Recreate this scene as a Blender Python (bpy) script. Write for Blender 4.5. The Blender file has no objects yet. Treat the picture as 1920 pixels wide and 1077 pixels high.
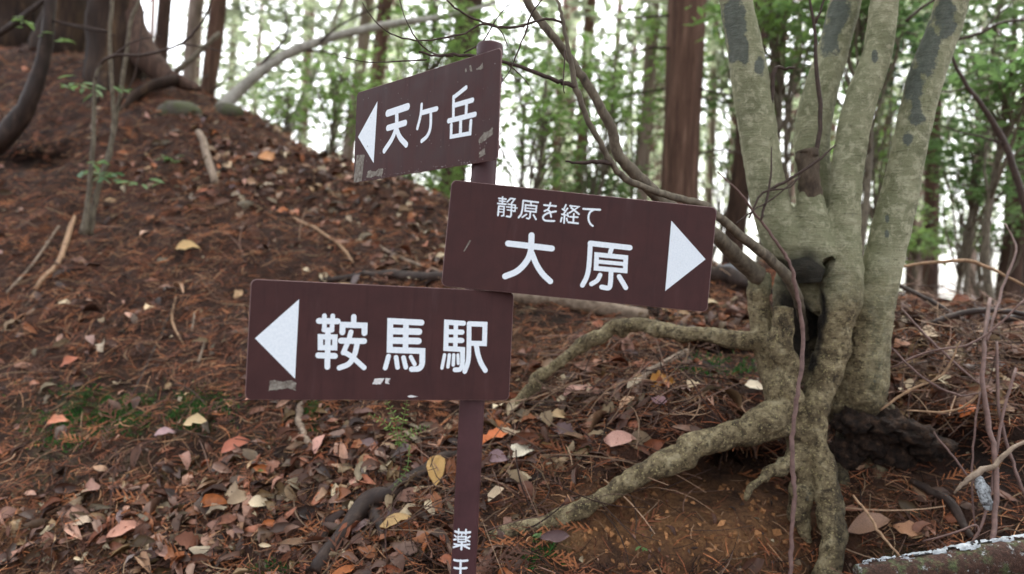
import bpy, math, random
import numpy as np
from mathutils import Vector, Matrix

# ------------------------------------------------------------------ camera, sky, sun, exposure
sc = bpy.context.scene
FPX, ROLL = 1493.0, math.radians(2.9)
CAM = np.array([0.0, 0.0, 1.5])
CR = np.array([math.cos(ROLL), 0, math.sin(ROLL)])
CU = np.array([-math.sin(ROLL), 0, math.cos(ROLL)])
CF = np.array([0.0, 1.0, 0.0])
cd = bpy.data.cameras.new('camera')
cam = bpy.data.objects.new('camera', cd)
sc.collection.objects.link(cam)
cam.matrix_world = Matrix(((CR[0], CU[0], -CF[0], CAM[0]), (CR[1], CU[1], -CF[1], CAM[1]),
                           (CR[2], CU[2], -CF[2], CAM[2]), (0, 0, 0, 1)))
cd.sensor_width = 36.0
cd.lens = FPX / 1920 * 36
cd.clip_start, cd.clip_end = 0.05, 1500
cd.dof.use_dof = True
cd.dof.focus_distance = 2.2
cd.dof.aperture_fstop = 1.8
sc.camera = cam

SUN_EL, SUN_AZ = math.radians(60), math.radians(15)
w = bpy.data.worlds.new('World'); sc.world = w; w.use_nodes = True
nt = w.node_tree
bg = nt.nodes['Background']
sky = nt.nodes.new('ShaderNodeTexSky'); sky.sky_type = 'NISHITA'; sky.sun_disc = False
sky.sun_elevation, sky.sun_rotation = SUN_EL, SUN_AZ
sky.air_density, sky.dust_density, sky.ozone_density = 1.0, 4.0, 1.0
hs = nt.nodes.new('ShaderNodeHueSaturation'); hs.inputs['Saturation'].default_value = 0.22
nt.links.new(sky.outputs[0], hs.inputs['Color']); nt.links.new(hs.outputs[0], bg.inputs[0])
bg.inputs[1].default_value = 0.12
sl = bpy.data.lights.new('sun', 'SUN'); so = bpy.data.objects.new('sun', sl); sc.collection.objects.link(so)
sl.energy, sl.angle, sl.color = 1.5, math.radians(18), (1.0, 0.97, 0.93)
_d = Vector((math.sin(SUN_AZ) * math.cos(SUN_EL), math.cos(SUN_AZ) * math.cos(SUN_EL), math.sin(SUN_EL)))
so.rotation_euler = (-_d).to_track_quat('-Z', 'Y').to_euler()
sc.view_settings.view_transform = 'Standard'; sc.view_settings.look = 'None'
sc.view_settings.exposure = 2.5; sc.view_settings.gamma = 1.0
sc.cycles.use_denoising = True
sc.cycles.max_bounces = 6; sc.cycles.diffuse_bounces = 2; sc.cycles.transmission_bounces = 4
sc.cycles.transparent_max_bounces = 4
sc.cycles.volume_bounces = 1

# ------------------------------------------------------------------ helpers
COL = sc.collection
rng = np.random.default_rng(7)
random.seed(7)

def ray(px, py):
    return CF + (px - 960) / FPX * CR + (538.5 - py) / FPX * CU
def P(px, py, d):
    return CAM + d * ray(px, py)
def project(v):
    q = np.asarray(v) - CAM
    d = q[..., 1]
    return 960 + FPX * (q @ CR) / d, 538.5 - FPX * (q @ CU) / d

def hash2(ix, iy, seed):
    n = (ix.astype(np.int64) * 374761393 + iy.astype(np.int64) * 668265263 + seed * 1274126177) & 0x7fffffff
    n = ((n ^ (n >> 13)) * 1274126177) & 0x7fffffff
    return ((n ^ (n >> 16)) & 0xffff) / 65535.0
def vnoise(x, y, seed=0):
    x = np.asarray(x, float); y = np.asarray(y, float)
    ix, iy = np.floor(x), np.floor(y); fx, fy = x - ix, y - iy
    fx = fx * fx * (3 - 2 * fx); fy = fy * fy * (3 - 2 * fy)
    a, b = hash2(ix, iy, seed), hash2(ix + 1, iy, seed)
    c, d = hash2(ix, iy + 1, seed), hash2(ix + 1, iy + 1, seed)
    return (a * (1 - fx) + b * fx) * (1 - fy) + (c * (1 - fx) + d * fx) * fy
def fbm(x, y, seed=0, oct=4):
    s = 0; a = .5
    for o in range(oct):
        s = s + a * (vnoise(x * 2 ** o, y * 2 ** o, seed + o * 17) - .5); a *= .5
    return s
def noise3(p, scale, seed=0):
    q = p * scale
    return (vnoise(q[:, 0] + q[:, 2] * .37, q[:, 1] - q[:, 2] * .61, seed) + vnoise(q[:, 1] + q[:, 0] * .41, q[:, 2] + q[:, 0] * .29, seed + 5)
            + vnoise(q[:, 2] * 1.1 + 3.1 - q[:, 1] * .33, q[:, 0] + q[:, 1] * .47, seed + 9)) / 3 - .5

def mesh(name, v, f, mats, smooth=True, col=None, midx=None, attrs=None):
    """v Nx3, f = int array (tris/quads) or list of them"""
    me = bpy.data.meshes.new(name)
    v = np.asarray(v, np.float32).reshape(-1, 3)
    fs = f if isinstance(f, list) else [f]
    fs = [np.asarray(a, np.int32) for a in fs if len(a)]
    me.vertices.add(len(v)); me.vertices.foreach_set('co', v.ravel())
    loops = np.concatenate([a.ravel() for a in fs])
    cnt = np.concatenate([np.full(len(a), a.shape[1], np.int32) for a in fs])
    start = np.concatenate([[0], np.cumsum(cnt)[:-1]]).astype(np.int32)
    me.loops.add(len(loops)); me.loops.foreach_set('vertex_index', loops)
    me.polygons.add(len(cnt)); me.polygons.foreach_set('loop_start', start)
    for m in (mats if isinstance(mats, (list, tuple)) else [mats]): me.materials.append(m)
    if midx is not None: me.polygons.foreach_set('material_index', np.asarray(midx, np.int32))
    me.update(calc_edges=True)
    me.polygons.foreach_set('use_smooth', np.full(len(cnt), bool(smooth)))
    if col is not None:
        a = me.color_attributes.new('col', 'FLOAT_COLOR', 'POINT')
        c = np.ones((len(v), 4), np.float32); c[:, :col.shape[1]] = col
        a.data.foreach_set('color', c.ravel())
    if attrs:
        for k, val in attrs.items():
            a = me.attributes.new(k, 'FLOAT', 'POINT'); a.data.foreach_set('value', np.asarray(val, np.float32))
    me.validate()
    return me
def obj(name, me, parent=None, label=None, cat=None, group=None, kind=None):
    o = bpy.data.objects.new(name, me); COL.objects.link(o)
    if parent is not None: o.parent = parent
    tag(o, label, cat, group, kind)
    return o
def tag(o, label=None, cat=None, group=None, kind=None):
    if label: o['label'] = label
    if cat: o['category'] = cat
    if group: o['group'] = group
    if kind: o['kind'] = kind
def empty(name, loc, label=None, cat=None, group=None):
    o = bpy.data.objects.new(name, None); COL.objects.link(o); o.location = [float(a) for a in loc]
    o.empty_display_size = .1
    tag(o, label, cat, group)
    return o
def under(name, me, root, **k):
    """a part whose mesh was made in world coordinates"""
    me.transform(Matrix.Translation(-root.location))
    return obj(name, me, root, **k)

def crom(pts, n):
    """Catmull-Rom through rows of pts, n samples a span"""
    p = np.asarray(pts, float)
    if len(p) < 3: 
        t = np.linspace(0, 1, n * (len(p) - 1) + 1)[:, None]
        return p[0] * (1 - t) + p[-1] * t
    p = np.vstack([2 * p[0] - p[1], p, 2 * p[-1] - p[-2]])
    out = []
    for i in range(1, len(p) - 2):
        for t in np.arange(n) / n:
            a, b, c, d = p[i - 1], p[i], p[i + 1], p[i + 2]
            out.append(.5 * (2 * b + (c - a) * t + (2 * a - 5 * b + 4 * c - d) * t * t + (3 * b - a - 3 * c + d) * t ** 3))
    out.append(p[-2])
    return np.array(out)
def tube(pts, rad, sides=8, wob=0.0, seed=0, caps=True, ridges=0.0):
    """tapered tube, returns verts, [quads, tris]"""
    p = np.asarray(pts, float); r = np.broadcast_to(np.asarray(rad, float), (len(p),))
    T = np.gradient(p, axis=0); T /= np.linalg.norm(T, axis=1)[:, None] + 1e-9
    up = np.array([0.0, 0, 1]) if abs(T[0][2]) < .9 else np.array([0, 1.0, 0])
    N = np.cross(T[0], up); N /= np.linalg.norm(N)
    V = []
    ang = np.linspace(0, 2 * math.pi, sides, endpoint=False)
    g = np.random.default_rng(seed + 11)
    ph = g.random(3) * 6
    for i in range(len(p)):
        N = N - T[i] * (N @ T[i]); N /= np.linalg.norm(N); B = np.cross(T[i], N)
        rr = r[i] * np.ones(sides)
        if wob: rr = rr * (1 + wob * (np.sin(ang * 2 + ph[0] + i * .9) * .5 + np.sin(ang * 3 + ph[1] - i * .6) * .4 + (g.random(sides) - .5) * .8))
        if ridges: rr = rr * (1 + ridges * np.where(np.arange(sides) % 2 == 0, 1, -1))
        V.append(p[i] + rr[:, None] * (np.cos(ang)[:, None] * N + np.sin(ang)[:, None] * B))
    n = len(p); V = np.vstack(V)
    i, j = np.meshgrid(np.arange(n - 1), np.arange(sides), indexing='ij'); i = i.ravel(); j = j.ravel(); k = (j + 1) % sides
    Q = np.stack([i * sides + j, i * sides + k, (i + 1) * sides + k, (i + 1) * sides + j], 1)
    Tn = np.zeros((0, 3), int)
    if caps:
        V = np.vstack([V, p[:1], p[-1:]])
        a = np.arange(sides); b = (a + 1) % sides
        Tn = np.vstack([np.stack([b, a, np.full(sides, n * sides)], 1), np.stack([a + (n - 1) * sides, b + (n - 1) * sides, np.full(sides, n * sides + 1)], 1)])
    return V, [Q, Tn]
def join(parts):
    V, Q, T, o = [], [], [], 0
    for v, (q, t) in parts:
        V.append(v); Q.append(np.asarray(q) + o); T.append(np.asarray(t).reshape(-1, 3) + o); o += len(v)
    return np.vstack(V), [np.vstack(Q), np.vstack(T)]
def scatter(tv, tf, pos, rot, scl):
    """copies of template (tv, tf) at pos with rotation matrices and scales -> verts, faces"""
    n, k = len(pos), len(tv)
    scl = np.asarray(scl); scl = scl[:, None] * np.ones(3) if scl.ndim == 1 else scl
    V = np.einsum('nij,nkj->nki', rot, tv[None] * scl[:, None, :]) + pos[:, None]
    Fc = (np.asarray(tf)[None] + (np.arange(n) * k)[:, None, None]).reshape(-1, np.asarray(tf).shape[1])
    return V.reshape(-1, 3), Fc
def frames(nrm, spin, tilt=0.0, g=rng):
    """rotation matrices whose z axis is nrm tilted at random, spun about it"""
    n = len(nrm)
    z = nrm + g.normal(size=(n, 3)) * np.broadcast_to(tilt, (n,))[:, None]
    z /= np.linalg.norm(z, axis=1)[:, None]
    h = np.stack([np.cos(spin), np.sin(spin), np.zeros(n)], 1)
    x = h - z * np.sum(h * z, 1)[:, None]; x /= np.linalg.norm(x, axis=1)[:, None] + 1e-9
    y = np.cross(z, x)
    return np.stack([x, y, z], 2)

# ------------------------------------------------------------------ materials
def srgb(r, g, b):
    f = lambda c: ((c / 255 + .055) / 1.055) ** 2.4 if c > 10 else c / 255 / 12.92
    return (f(r), f(g), f(b), 1)
class NT:
    def __init__(s, name):
        s.m = bpy.data.materials.new(name); s.m.use_nodes = True
        s.t = s.m.node_tree; s.b = s.t.nodes['Principled BSDF']; s.out = s.t.nodes['Material Output']
        s.b.inputs['Roughness'].default_value = .85
        s.b.inputs['Specular IOR Level'].default_value = .3
    def n(s, typ, **kw):
        x = s.t.nodes.new(typ)
        for k, v in kw.items():
            if k in x.inputs: x.inputs[k].default_value = v
            else: setattr(x, k, v)
        return x
    def l(s, a, b): s.t.links.new(a, b)
    def coord(s, scale=(1, 1, 1), kind='Object'):
        tc = s.n('ShaderNodeTexCoord'); mp = s.n('ShaderNodeMapping'); mp.inputs['Scale'].default_value = scale
        s.l(tc.outputs[kind], mp.inputs[0]); return mp.outputs[0]
    def noise(s, scale, detail=4, rough=.6, vec=None, dist=0.0):
        x = s.n('ShaderNodeTexNoise'); x.inputs['Scale'].default_value = scale; x.inputs['Detail'].default_value = detail
        x.inputs['Roughness'].default_value = rough; x.inputs['Distortion'].default_value = dist
        s.l(vec if vec is not None else s.coord(), x.inputs['Vector']); return x.outputs['Fac']
    def ramp(s, fac, stops):
        x = s.n('ShaderNodeValToRGB'); e = x.color_ramp.elements
        while len(e) < len(stops): e.new(.5)
        for q, (p, c) in zip(e, stops): q.position = p; q.color = c if len(c) == 4 else (*c, 1)
        s.l(fac, x.inputs[0]); return x.outputs[0]
    def mix(s, fac, a, b, mode='MIX'):
        x = s.n('ShaderNodeMix'); x.data_type = 'RGBA'; x.blend_type = mode
        for i, v in ((0, fac), (6, a), (7, b)):
            if hasattr(v, 'is_linked'): s.l(v, x.inputs[i])
            else: x.inputs[i].default_value = v
        return x.outputs[2]
    def attr(s, name, fac=True):
        x = s.n('ShaderNodeAttribute'); x.attribute_name = name; return x.outputs['Fac' if fac else 'Color']
    def bump(s, h, strength=.4, dist=.01):
        x = s.n('ShaderNodeBump'); x.inputs['Strength'].default_value = strength; x.inputs['Distance'].default_value = dist
        s.l(h, x.inputs['Height']); s.l(x.outputs[0], s.b.inputs['Normal'])
    def base(s, c):
        if hasattr(c, 'is_linked'): s.l(c, s.b.inputs['Base Color'])
        else: s.b.inputs['Base Color'].default_value = c
    def rough(s, v):
        if hasattr(v, 'is_linked'): s.l(v, s.b.inputs['Roughness'])
        else: s.b.inputs['Roughness'].default_value = v
BW = lambda v: (v, v, v, 1)

def mat_bark(name, dark, mid, light, zs=.12, scale=30, bump=.5, rough=.9, dist=.012):
    t = NT(name); v = t.coord((1, 1, zs))
    n1 = t.noise(scale, 6, .65, v); n2 = t.noise(scale * .25, 3, .6)
    c = t.ramp(n1, [(.3, dark), (.52, mid), (.75, light)])
    c = t.mix(t.ramp(n2, [(.35, BW(0)), (.7, BW(.6))]), c, mid)
    t.base(c); t.rough(rough); t.bump(n1, bump, dist); return t.m
def mat_leaf(name, col, trans=.4, var=.25, rough=.5):
    t = NT(name)
    geo = t.n('ShaderNodeNewGeometry')
    n = t.noise(4, 2)
    hsv = t.n('ShaderNodeHueSaturation'); hsv.inputs['Color'].default_value = col
    mr = t.n('ShaderNodeMapRange'); mr.inputs['To Min'].default_value = 1 - var * 1.6; mr.inputs['To Max'].default_value = 1 + var * 1.6
    t.l(geo.outputs['Random Per Island'], mr.inputs['Value']); t.l(mr.outputs[0], hsv.inputs['Value'])
    mr2 = t.n('ShaderNodeMapRange'); mr2.inputs['To Min'].default_value = .47; mr2.inputs['To Max'].default_value = .53
    t.l(n, mr2.inputs['Value']); t.l(mr2.outputs[0], hsv.inputs['Hue'])
    t.base(hsv.outputs[0]); t.rough(rough)
    tr = t.n('ShaderNodeBsdfTranslucent'); t.l(hsv.outputs[0], tr.inputs['Color'])
    mx = t.n('ShaderNodeMixShader'); mx.inputs[0].default_value = trans
    t.l(t.b.outputs[0], mx.inputs[1]); t.l(tr.outputs[0], mx.inputs[2]); t.l(mx.outputs[0], t.out.inputs[0])
    return t.m
def mat_litter(name, rough=.6, spec=.35, scale=60):
    """colour from the point attribute, mottled"""
    t = NT(name)
    c = t.attr('col', False)
    n = t.noise(scale, 4, .6)
    c = t.mix(t.ramp(n, [(.35, BW(0)), (.75, BW(.55))]), c, (.03, .018, .012, 1))
    t.base(c); t.rough(rough); t.b.inputs['Specular IOR Level'].default_value = spec
    t.bump(n, .25, .003); return t.m
def mat_plain(name, col, rough=.7, mott=.35, scale=40, bump=.2, spec=.3):
    t = NT(name); n = t.noise(scale, 5, .65)
    dk = tuple(a * (1 - mott) for a in col[:3]) + (1,); lt = tuple(min(1, a * (1 + mott)) for a in col[:3]) + (1,)
    t.base(t.ramp(n, [(.3, dk), (.7, lt)])); t.rough(rough); t.b.inputs['Specular IOR Level'].default_value = spec
    t.bump(n, bump, .004); return t.m

M = {}
M['cedar'] = mat_bark('cedar_bark', srgb(40, 27, 22), srgb(100, 74, 62), srgb(152, 122, 104), .09, 19, .9, .9, .03)
M['cedar_dark'] = mat_bark('dark_cedar_bark', srgb(34, 25, 22), srgb(76, 57, 48), srgb(112, 88, 74))
M['cedar_old'] = mat_bark('old_cedar_bark', srgb(16, 11, 9), srgb(50, 36, 28), srgb(98, 76, 54), .1, 13, .8)
M['cedar_pale'] = mat_bark('pale_trunk_bark', srgb(92, 80, 72), srgb(138, 122, 110), srgb(172, 158, 146), .2, 14)
M['wet_bark'] = mat_bark('dark_wet_bark', srgb(22, 15, 13), srgb(48, 34, 28), srgb(84, 66, 56), .3, 25, .5, .62)
M['pale_bark'] = mat_bark('pale_grey_bark', srgb(110, 106, 98), srgb(165, 160, 150), srgb(205, 202, 194), .4, 14)
M['grey_stem'] = mat_bark('grey_stem_bark', srgb(58, 50, 44), srgb(104, 94, 80), srgb(140, 130, 112), .5, 45, .3, .75)
M['twig'] = mat_plain('dark_twig_bark', srgb(66, 52, 46), .7, .4, 60)
M['vine'] = mat_plain('purple_brown_vine_bark', srgb(104, 80, 74), .6, .35, 50)
M['dead_wood'] = mat_bark('dead_grey_wood', srgb(70, 56, 46), srgb(134, 116, 100), srgb(178, 162, 146), 1, 30, .5, .8)
M['dead_dark'] = mat_bark('dark_cut_stem_bark', srgb(40, 31, 26), srgb(84, 72, 60), srgb(120, 106, 90), .5, 40, .6, .85)
M['root_wood'] = mat_plain('pale_root_wood', srgb(150, 120, 94), .8, .4, 60)
M['leaf_green'] = mat_leaf('bright_green_leaf', srgb(126, 156, 88), .5)
M['leaf_mid'] = mat_leaf('mid_green_leaf', srgb(106, 134, 82), .5)
M['leaf_dark'] = mat_leaf('dark_green_leaf', srgb(82, 112, 74), .4)
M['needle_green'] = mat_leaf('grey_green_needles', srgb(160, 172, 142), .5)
M['moss'] = mat_leaf('moss_green', srgb(58, 96, 44), .2, .3, .9)
M['litter'] = mat_litter('fallen_leaf_litter', .52, .3, 45)
M['needles'] = mat_litter('brown_needle_litter', .75, .2, 90)

# ------------------------------------------------------------------ the ground: a bank that rises from the path to a wooded ridge
CTRL = [(-300, 1250, 2.6), (300, 1300, 2.35), (900, 1300, 2.15), (1300, 1300, 2.2), (1700, 1300, 2.2), (2200, 1250, 2.3),
        (-200, 1077, 3.1), (0, 1077, 3.0), (300, 1077, 2.9), (600, 1077, 2.75), (900, 1077, 2.58), (1200, 1077, 2.6), (1500, 1077, 2.75), (1750, 1077, 2.62), (1920, 1077, 2.55), (2200, 1077, 2.6),
        (-200, 900, 3.5), (0, 900, 3.4), (300, 900, 3.3), (600, 900, 3.08), (850, 900, 2.95), (1080, 900, 2.92), (1380, 785, 2.96), (1280, 812, 2.9), (1180, 868, 2.86), (1080, 925, 2.82), (980, 962, 2.77), (1300, 925, 2.83), (1420, 900, 2.9), (1600, 880, 3.1), (1300, 1000, 2.72), (1430, 1000, 2.78), (1800, 900, 2.85), (1920, 900, 2.8),
        (-200, 750, 4.0), (0, 750, 3.9), (300, 750, 3.8), (600, 750, 3.55), (850, 770, 3.35), (1100, 760, 3.2), (1300, 770, 3.06), (1400, 675, 3.62), (1300, 675, 3.5), (1450, 720, 3.45), (1600, 750, 3.36), (1750, 760, 3.08), (1920, 750, 3.0), (2200, 760, 3.0),
        (1000, 640, 3.95), (1150, 660, 3.7), (1300, 630, 3.85), (1400, 630, 3.85), (1700, 650, 3.45), (1850, 650, 3.5), (1950, 660, 3.4), (2250, 680, 3.4),
        (-200, 550, 4.7), (0, 550, 4.7), (300, 550, 4.6), (600, 560, 4.45), (850, 560, 4.3), (1000, 570, 4.35), (1200, 575, 4.4), (1350, 560, 4.4), (1430, 540, 4.5),
        (1330, 500, 5.0), (1480, 520, 4.8), (1700, 575, 4.3), (1830, 580, 4.5), (1920, 590, 4.5), (2250, 610, 4.5),
        (-200, 380, 5.6), (0, 380, 5.6), (300, 380, 5.6), (600, 400, 5.45), (800, 440, 5.15), (950, 460, 5.1), (1100, 475, 5.1),
        (-200, 220, 6.7), (0, 220, 6.8), (200, 205, 6.8), (400, 230, 6.6), (600, 295, 6.2), (720, 340, 5.9), (840, 385, 5.7),
        (-250, 90, 8.2), (0, 95, 8.2), (170, 110, 7.9), (300, 150, 7.6), (380, 185, 7.3), (480, 228, 7.0), (-300, -80, 10.5), (0, -20, 10.5)]
_cp = np.array([P(*c) for c in CTRL])
_extra = []
for c in [(480, 228, 7.0), (600, 287, 6.3), (720, 333, 6.0), (840, 378, 5.8), (1000, 440, 5.5), (1150, 480, 5.3), (1330, 498, 5.0), (1480, 520, 4.9), (1700, 572, 4.5), (1920, 590, 4.6), (2250, 610, 4.6)]:
    q = P(*c)
    _extra += [q + np.array([.25, 1.2, -.55]), q + np.array([.6, 3.5, -2.1]), q + np.array([1, 7, -4.2])]
for x in (-5, -2.5, -1, 0.5, 2, 4):
    _extra += [np.array([x, 1.75, .08]), np.array([x, 1.2, 0.0]), np.array([x, .2, -.02])]
_cp = np.vstack([_cp, np.array(_extra)])
def _tps(r2): return r2 * np.log(r2 + 1e-9)
_n = len(_cp)
_K = _tps(((_cp[:, None, :2] - _cp[None, :, :2]) ** 2).sum(-1)) + np.eye(_n) * .02
_Pm = np.hstack([np.ones((_n, 1)), _cp[:, :2]])
_sol = np.linalg.solve(np.block([[_K, _Pm], [_Pm.T, np.zeros((3, 3))]]), np.concatenate([_cp[:, 2], np.zeros(3)]))
def _sm(a, b, t):
    t = np.clip((t - a) / (b - a), 0, 1); return t * t * (3 - 2 * t)
def h0(x, y):
    x = np.asarray(x, float); y = np.asarray(y, float); sh = x.shape; x = x.ravel(); y = y.ravel()
    out = np.empty(len(x))
    for s in range(0, len(x), 40000):
        X, Y = x[s:s + 40000], y[s:s + 40000]
        t = _tps((X[:, None] - _cp[None, :, 0]) ** 2 + (Y[:, None] - _cp[None, :, 1]) ** 2) @ _sol[:_n] + _sol[_n] + _sol[_n + 1] * X + _sol[_n + 2] * Y
        far = np.where(Y < 1.5, 0.0, 1.2 - np.clip(Y - 5, 0, 28) * .36 - np.clip(Y - 33, 0, 400) * .02)
        far = far + np.clip(-X - 4, 0, 8) * .45 * np.clip(1 - np.abs(Y - 9) / 8, 0, 1) + fbm(X * .08, Y * .08, 3) * 2 * _sm(8, 25, Y)
        wgt = (1 - _sm(8.5, 13, Y)) * (1 - _sm(6, 11, np.abs(X))) * _sm(-1.5, .5, Y)
        out[s:s + 40000] = wgt * t + (1 - wgt) * far
    return out.reshape(sh)
def hgt(x, y):
    x = np.asarray(x, float); y = np.asarray(y, float)
    near = _sm(1.8, 2.3, y) * (1 - _sm(12, 20, y))
    return h0(x, y) + near * (fbm(x * 3.1, y * 3.1, 41) * .17 + fbm(x * 9, y * 9, 57, 4) * .085)
UNDERCUT = [(P(1800, 850, 2.88), .2, .08, .35), (P(30, 300, 6.1), .35, .12, .3), (P(1405, 892, 2.9), .22, .065, .42), (P(1290, 925, 2.84), .18, .05, .3), (P(1160, 965, 2.8), .14, .03, .12), (P(1375, 668, 3.5), .22, .06, .4), (P(1510, 930, 2.95), .1, .08, .15)]
def warp(p):
    """push the soil back where the bank is hollowed out under the roots"""
    p = np.array(p, float)
    for c, rx, rz, a in UNDERCUT:
        p[:, 1] += a * np.exp(-((p[:, 0] - c[0]) / rx) ** 2 - ((p[:, 2] - c[2]) / rz) ** 2) * np.exp(-((p[:, 1] - c[1]) / .6) ** 2)
    return p
def normal(x, y):
    e = .03
    dx = (hgt(x + e, y) - hgt(x - e, y)) / (2 * e); dy = (hgt(x, y + e) - hgt(x, y - e)) / (2 * e)
    n = np.stack([-dx, -dy, np.ones_like(dx)], -1)
    return n / np.linalg.norm(n, axis=-1)[..., None]
def on_ground(px, py, lift=0.0, dmax=14):
    """the point of the ground seen at a pixel"""
    d = np.arange(2.0, dmax, .02); q = CAM + d[:, None] * ray(px, py)
    below = q[:, 2] < hgt(q[:, 0], q[:, 1])
    i = int(np.argmax(below)) if below.any() else len(d) - 1
    r = q[i].copy(); r[2] = float(hgt(r[:1], r[1:2])[0]) + lift
    return r

def spaced(a, b, step, lo, hi, grow=1.18):
    mid = list(np.arange(a, b + step / 2, step)); s = step; x = b; up = []
    while x < hi: s *= grow; x += s; up.append(x)
    s = step; x = a; dn = []
    while x > lo: s *= grow; x -= s; dn.append(x)
    return np.array(dn[::-1] + mid + up)
gx = spaced(-4.8, 3.4, .026, -110, 110); gy = spaced(2.15, 6.6, .026, -30, 120)
GX, GY = np.meshgrid(gx, gy)
GZ = hgt(GX, GY)
nx, ny = len(gx), len(gy)
ii, jj = np.meshgrid(np.arange(ny - 1), np.arange(nx - 1), indexing='ij'); ii = ii.ravel(); jj = jj.ravel()
GQ = np.stack([ii * nx + jj, ii * nx + jj + 1, (ii + 1) * nx + jj + 1, (ii + 1) * nx + jj], 1)
GV = np.stack([GX.ravel(), GY.ravel(), GZ.ravel()], 1)
def hgt(x, y):
    """from here on the height of the built ground sheet"""
    x = np.asarray(x, float); y = np.asarray(y, float)
    i = np.clip(np.searchsorted(gx, x) - 1, 0, nx - 2); j = np.clip(np.searchsorted(gy, y) - 1, 0, ny - 2)
    u = (x - gx[i]) / (gx[i + 1] - gx[i]); w_ = (y - gy[j]) / (gy[j + 1] - gy[j])
    return (GZ[j, i] * (1 - u) + GZ[j, i + 1] * u) * (1 - w_) + (GZ[j + 1, i] * (1 - u) + GZ[j + 1, i + 1] * u) * w_
GVW = warp(GV)
# bare clay shows where the bank has been cut under the roots and along its foot
_ppx, _ppy = project(np.where(GV[:, 1:2] > 1, GV, np.array([0, 1.0, -50])))
def blob(px, py, cx, cy, rx, ry): return np.exp(-(((px - cx) / rx) ** 2 + ((py - cy) / ry) ** 2))
clay = np.zeros(len(GV))
for b in [(1250, 985, 260, 75, 1.0), (1400, 1000, 140, 90, .9), (1030, 660, 90, 50, .7), (380, 905, 160, 35, .7), (60, 990, 200, 60, .8), (1180, 920, 120, 30, .6), (1650, 960, 120, 60, .4)]:
    clay = np.maximum(clay, b[4] * blob(_ppx, _ppy, *b[:4]))
mossy = np.zeros(len(GV))
for b in [(190, 775, 130, 48, 1), (365, 772, 75, 38, 1), (585, 785, 30, 35, 1), (90, 880, 90, 40, .6), (330, 890, 120, 40, .6), (1010, 1040, 60, 40, .6), (1350, 690, 90, 25, .4), (1700, 1050, 60, 30, .6), (500, 830, 70, 40, .4)]:
    mossy = np.maximum(mossy, b[4] * blob(_ppx, _ppy, *b[:4]))
dark_soil = np.zeros(len(GV))  # dark humus, plus shade painted into the hollows under the roots
for b in [(1720, 840, 150, 70, 1), (1390, 680, 100, 25, .9), (1560, 860, 120, 70, .8), (1420, 880, 110, 35, .9), (1880, 880, 90, 90, .8), (1060, 600, 120, 25, .7), (40, 295, 90, 50, .9), (200, 420, 70, 40, .7), (130, 90, 130, 40, .7), (1380, 885, 130, 30, 1.0)]:
    dark_soil = np.maximum(dark_soil, min(1, b[4] * 1.1) * blob(_ppx, _ppy, *b[:4]))
t = NT('forest_soil')
v = t.coord()
n1, n2, n3 = t.noise(9, 8, .7, v), t.noise(60, 6, .7, v), t.noise(2.2, 4, .6, v)
c = t.ramp(n1, [(.32, srgb(28, 18, 14)), (.5, srgb(70, 45, 34)), (.72, srgb(112, 74, 53))])
c = t.mix(t.ramp(n2, [(.4, BW(0)), (.7, BW(.7))]), c, srgb(36, 24, 20))
c = t.mix(t.ramp(n3, [(.4, BW(0)), (.7, BW(.4))]), c, srgb(88, 54, 40))
cl = t.ramp(n2, [(.3, srgb(98, 66, 42)), (.55, srgb(158, 113, 74)), (.8, srgb(196, 152, 106))])
am = t.n('ShaderNodeMath', operation='MULTIPLY'); t.l(t.attr('clay'), am.inputs[0]); t.l(t.ramp(n1, [(.35, BW(.2)), (.6, BW(1))]), am.inputs[1])
c = t.mix(am.outputs[0], c, cl)
mm = t.n('ShaderNodeMath', operation='MULTIPLY'); t.l(t.attr('mossy'), mm.inputs[0]); t.l(t.ramp(n1, [(.42, BW(0)), (.6, BW(1))]), mm.inputs[1])
c = t.mix(mm.outputs[0], c, t.ramp(n2, [(.3, srgb(34, 52, 26)), (.7, srgb(74, 104, 52))]))
hu = t.n('ShaderNodeMath', operation='MULTIPLY'); t.l(t.attr('dark_soil'), hu.inputs[0]); t.l(t.ramp(n1, [(.3, BW(.6)), (.6, BW(1))]), hu.inputs[1])
c = t.mix(hu.outputs[0], c, t.ramp(n2, [(.35, srgb(20, 15, 13)), (.7, srgb(50, 38, 31))]))  # darkens the soil for humus and for the painted hollow shade
t.base(c); t.rough(.9)
hm = t.n('ShaderNodeMath', operation='ADD'); t.l(n1, hm.inputs[0]); t.l(n2, hm.inputs[1]); t.bump(hm.outputs[0], 1.0, .04)
M['soil'] = t.m
ground = obj('ground', mesh('ground', GVW, GQ, M['soil'], True, attrs={'clay': clay, 'mossy': mossy, 'dark_soil': dark_soil}), kind='structure',
             label='steep bank of dark brown forest soil rising from the path to the ridge')

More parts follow.
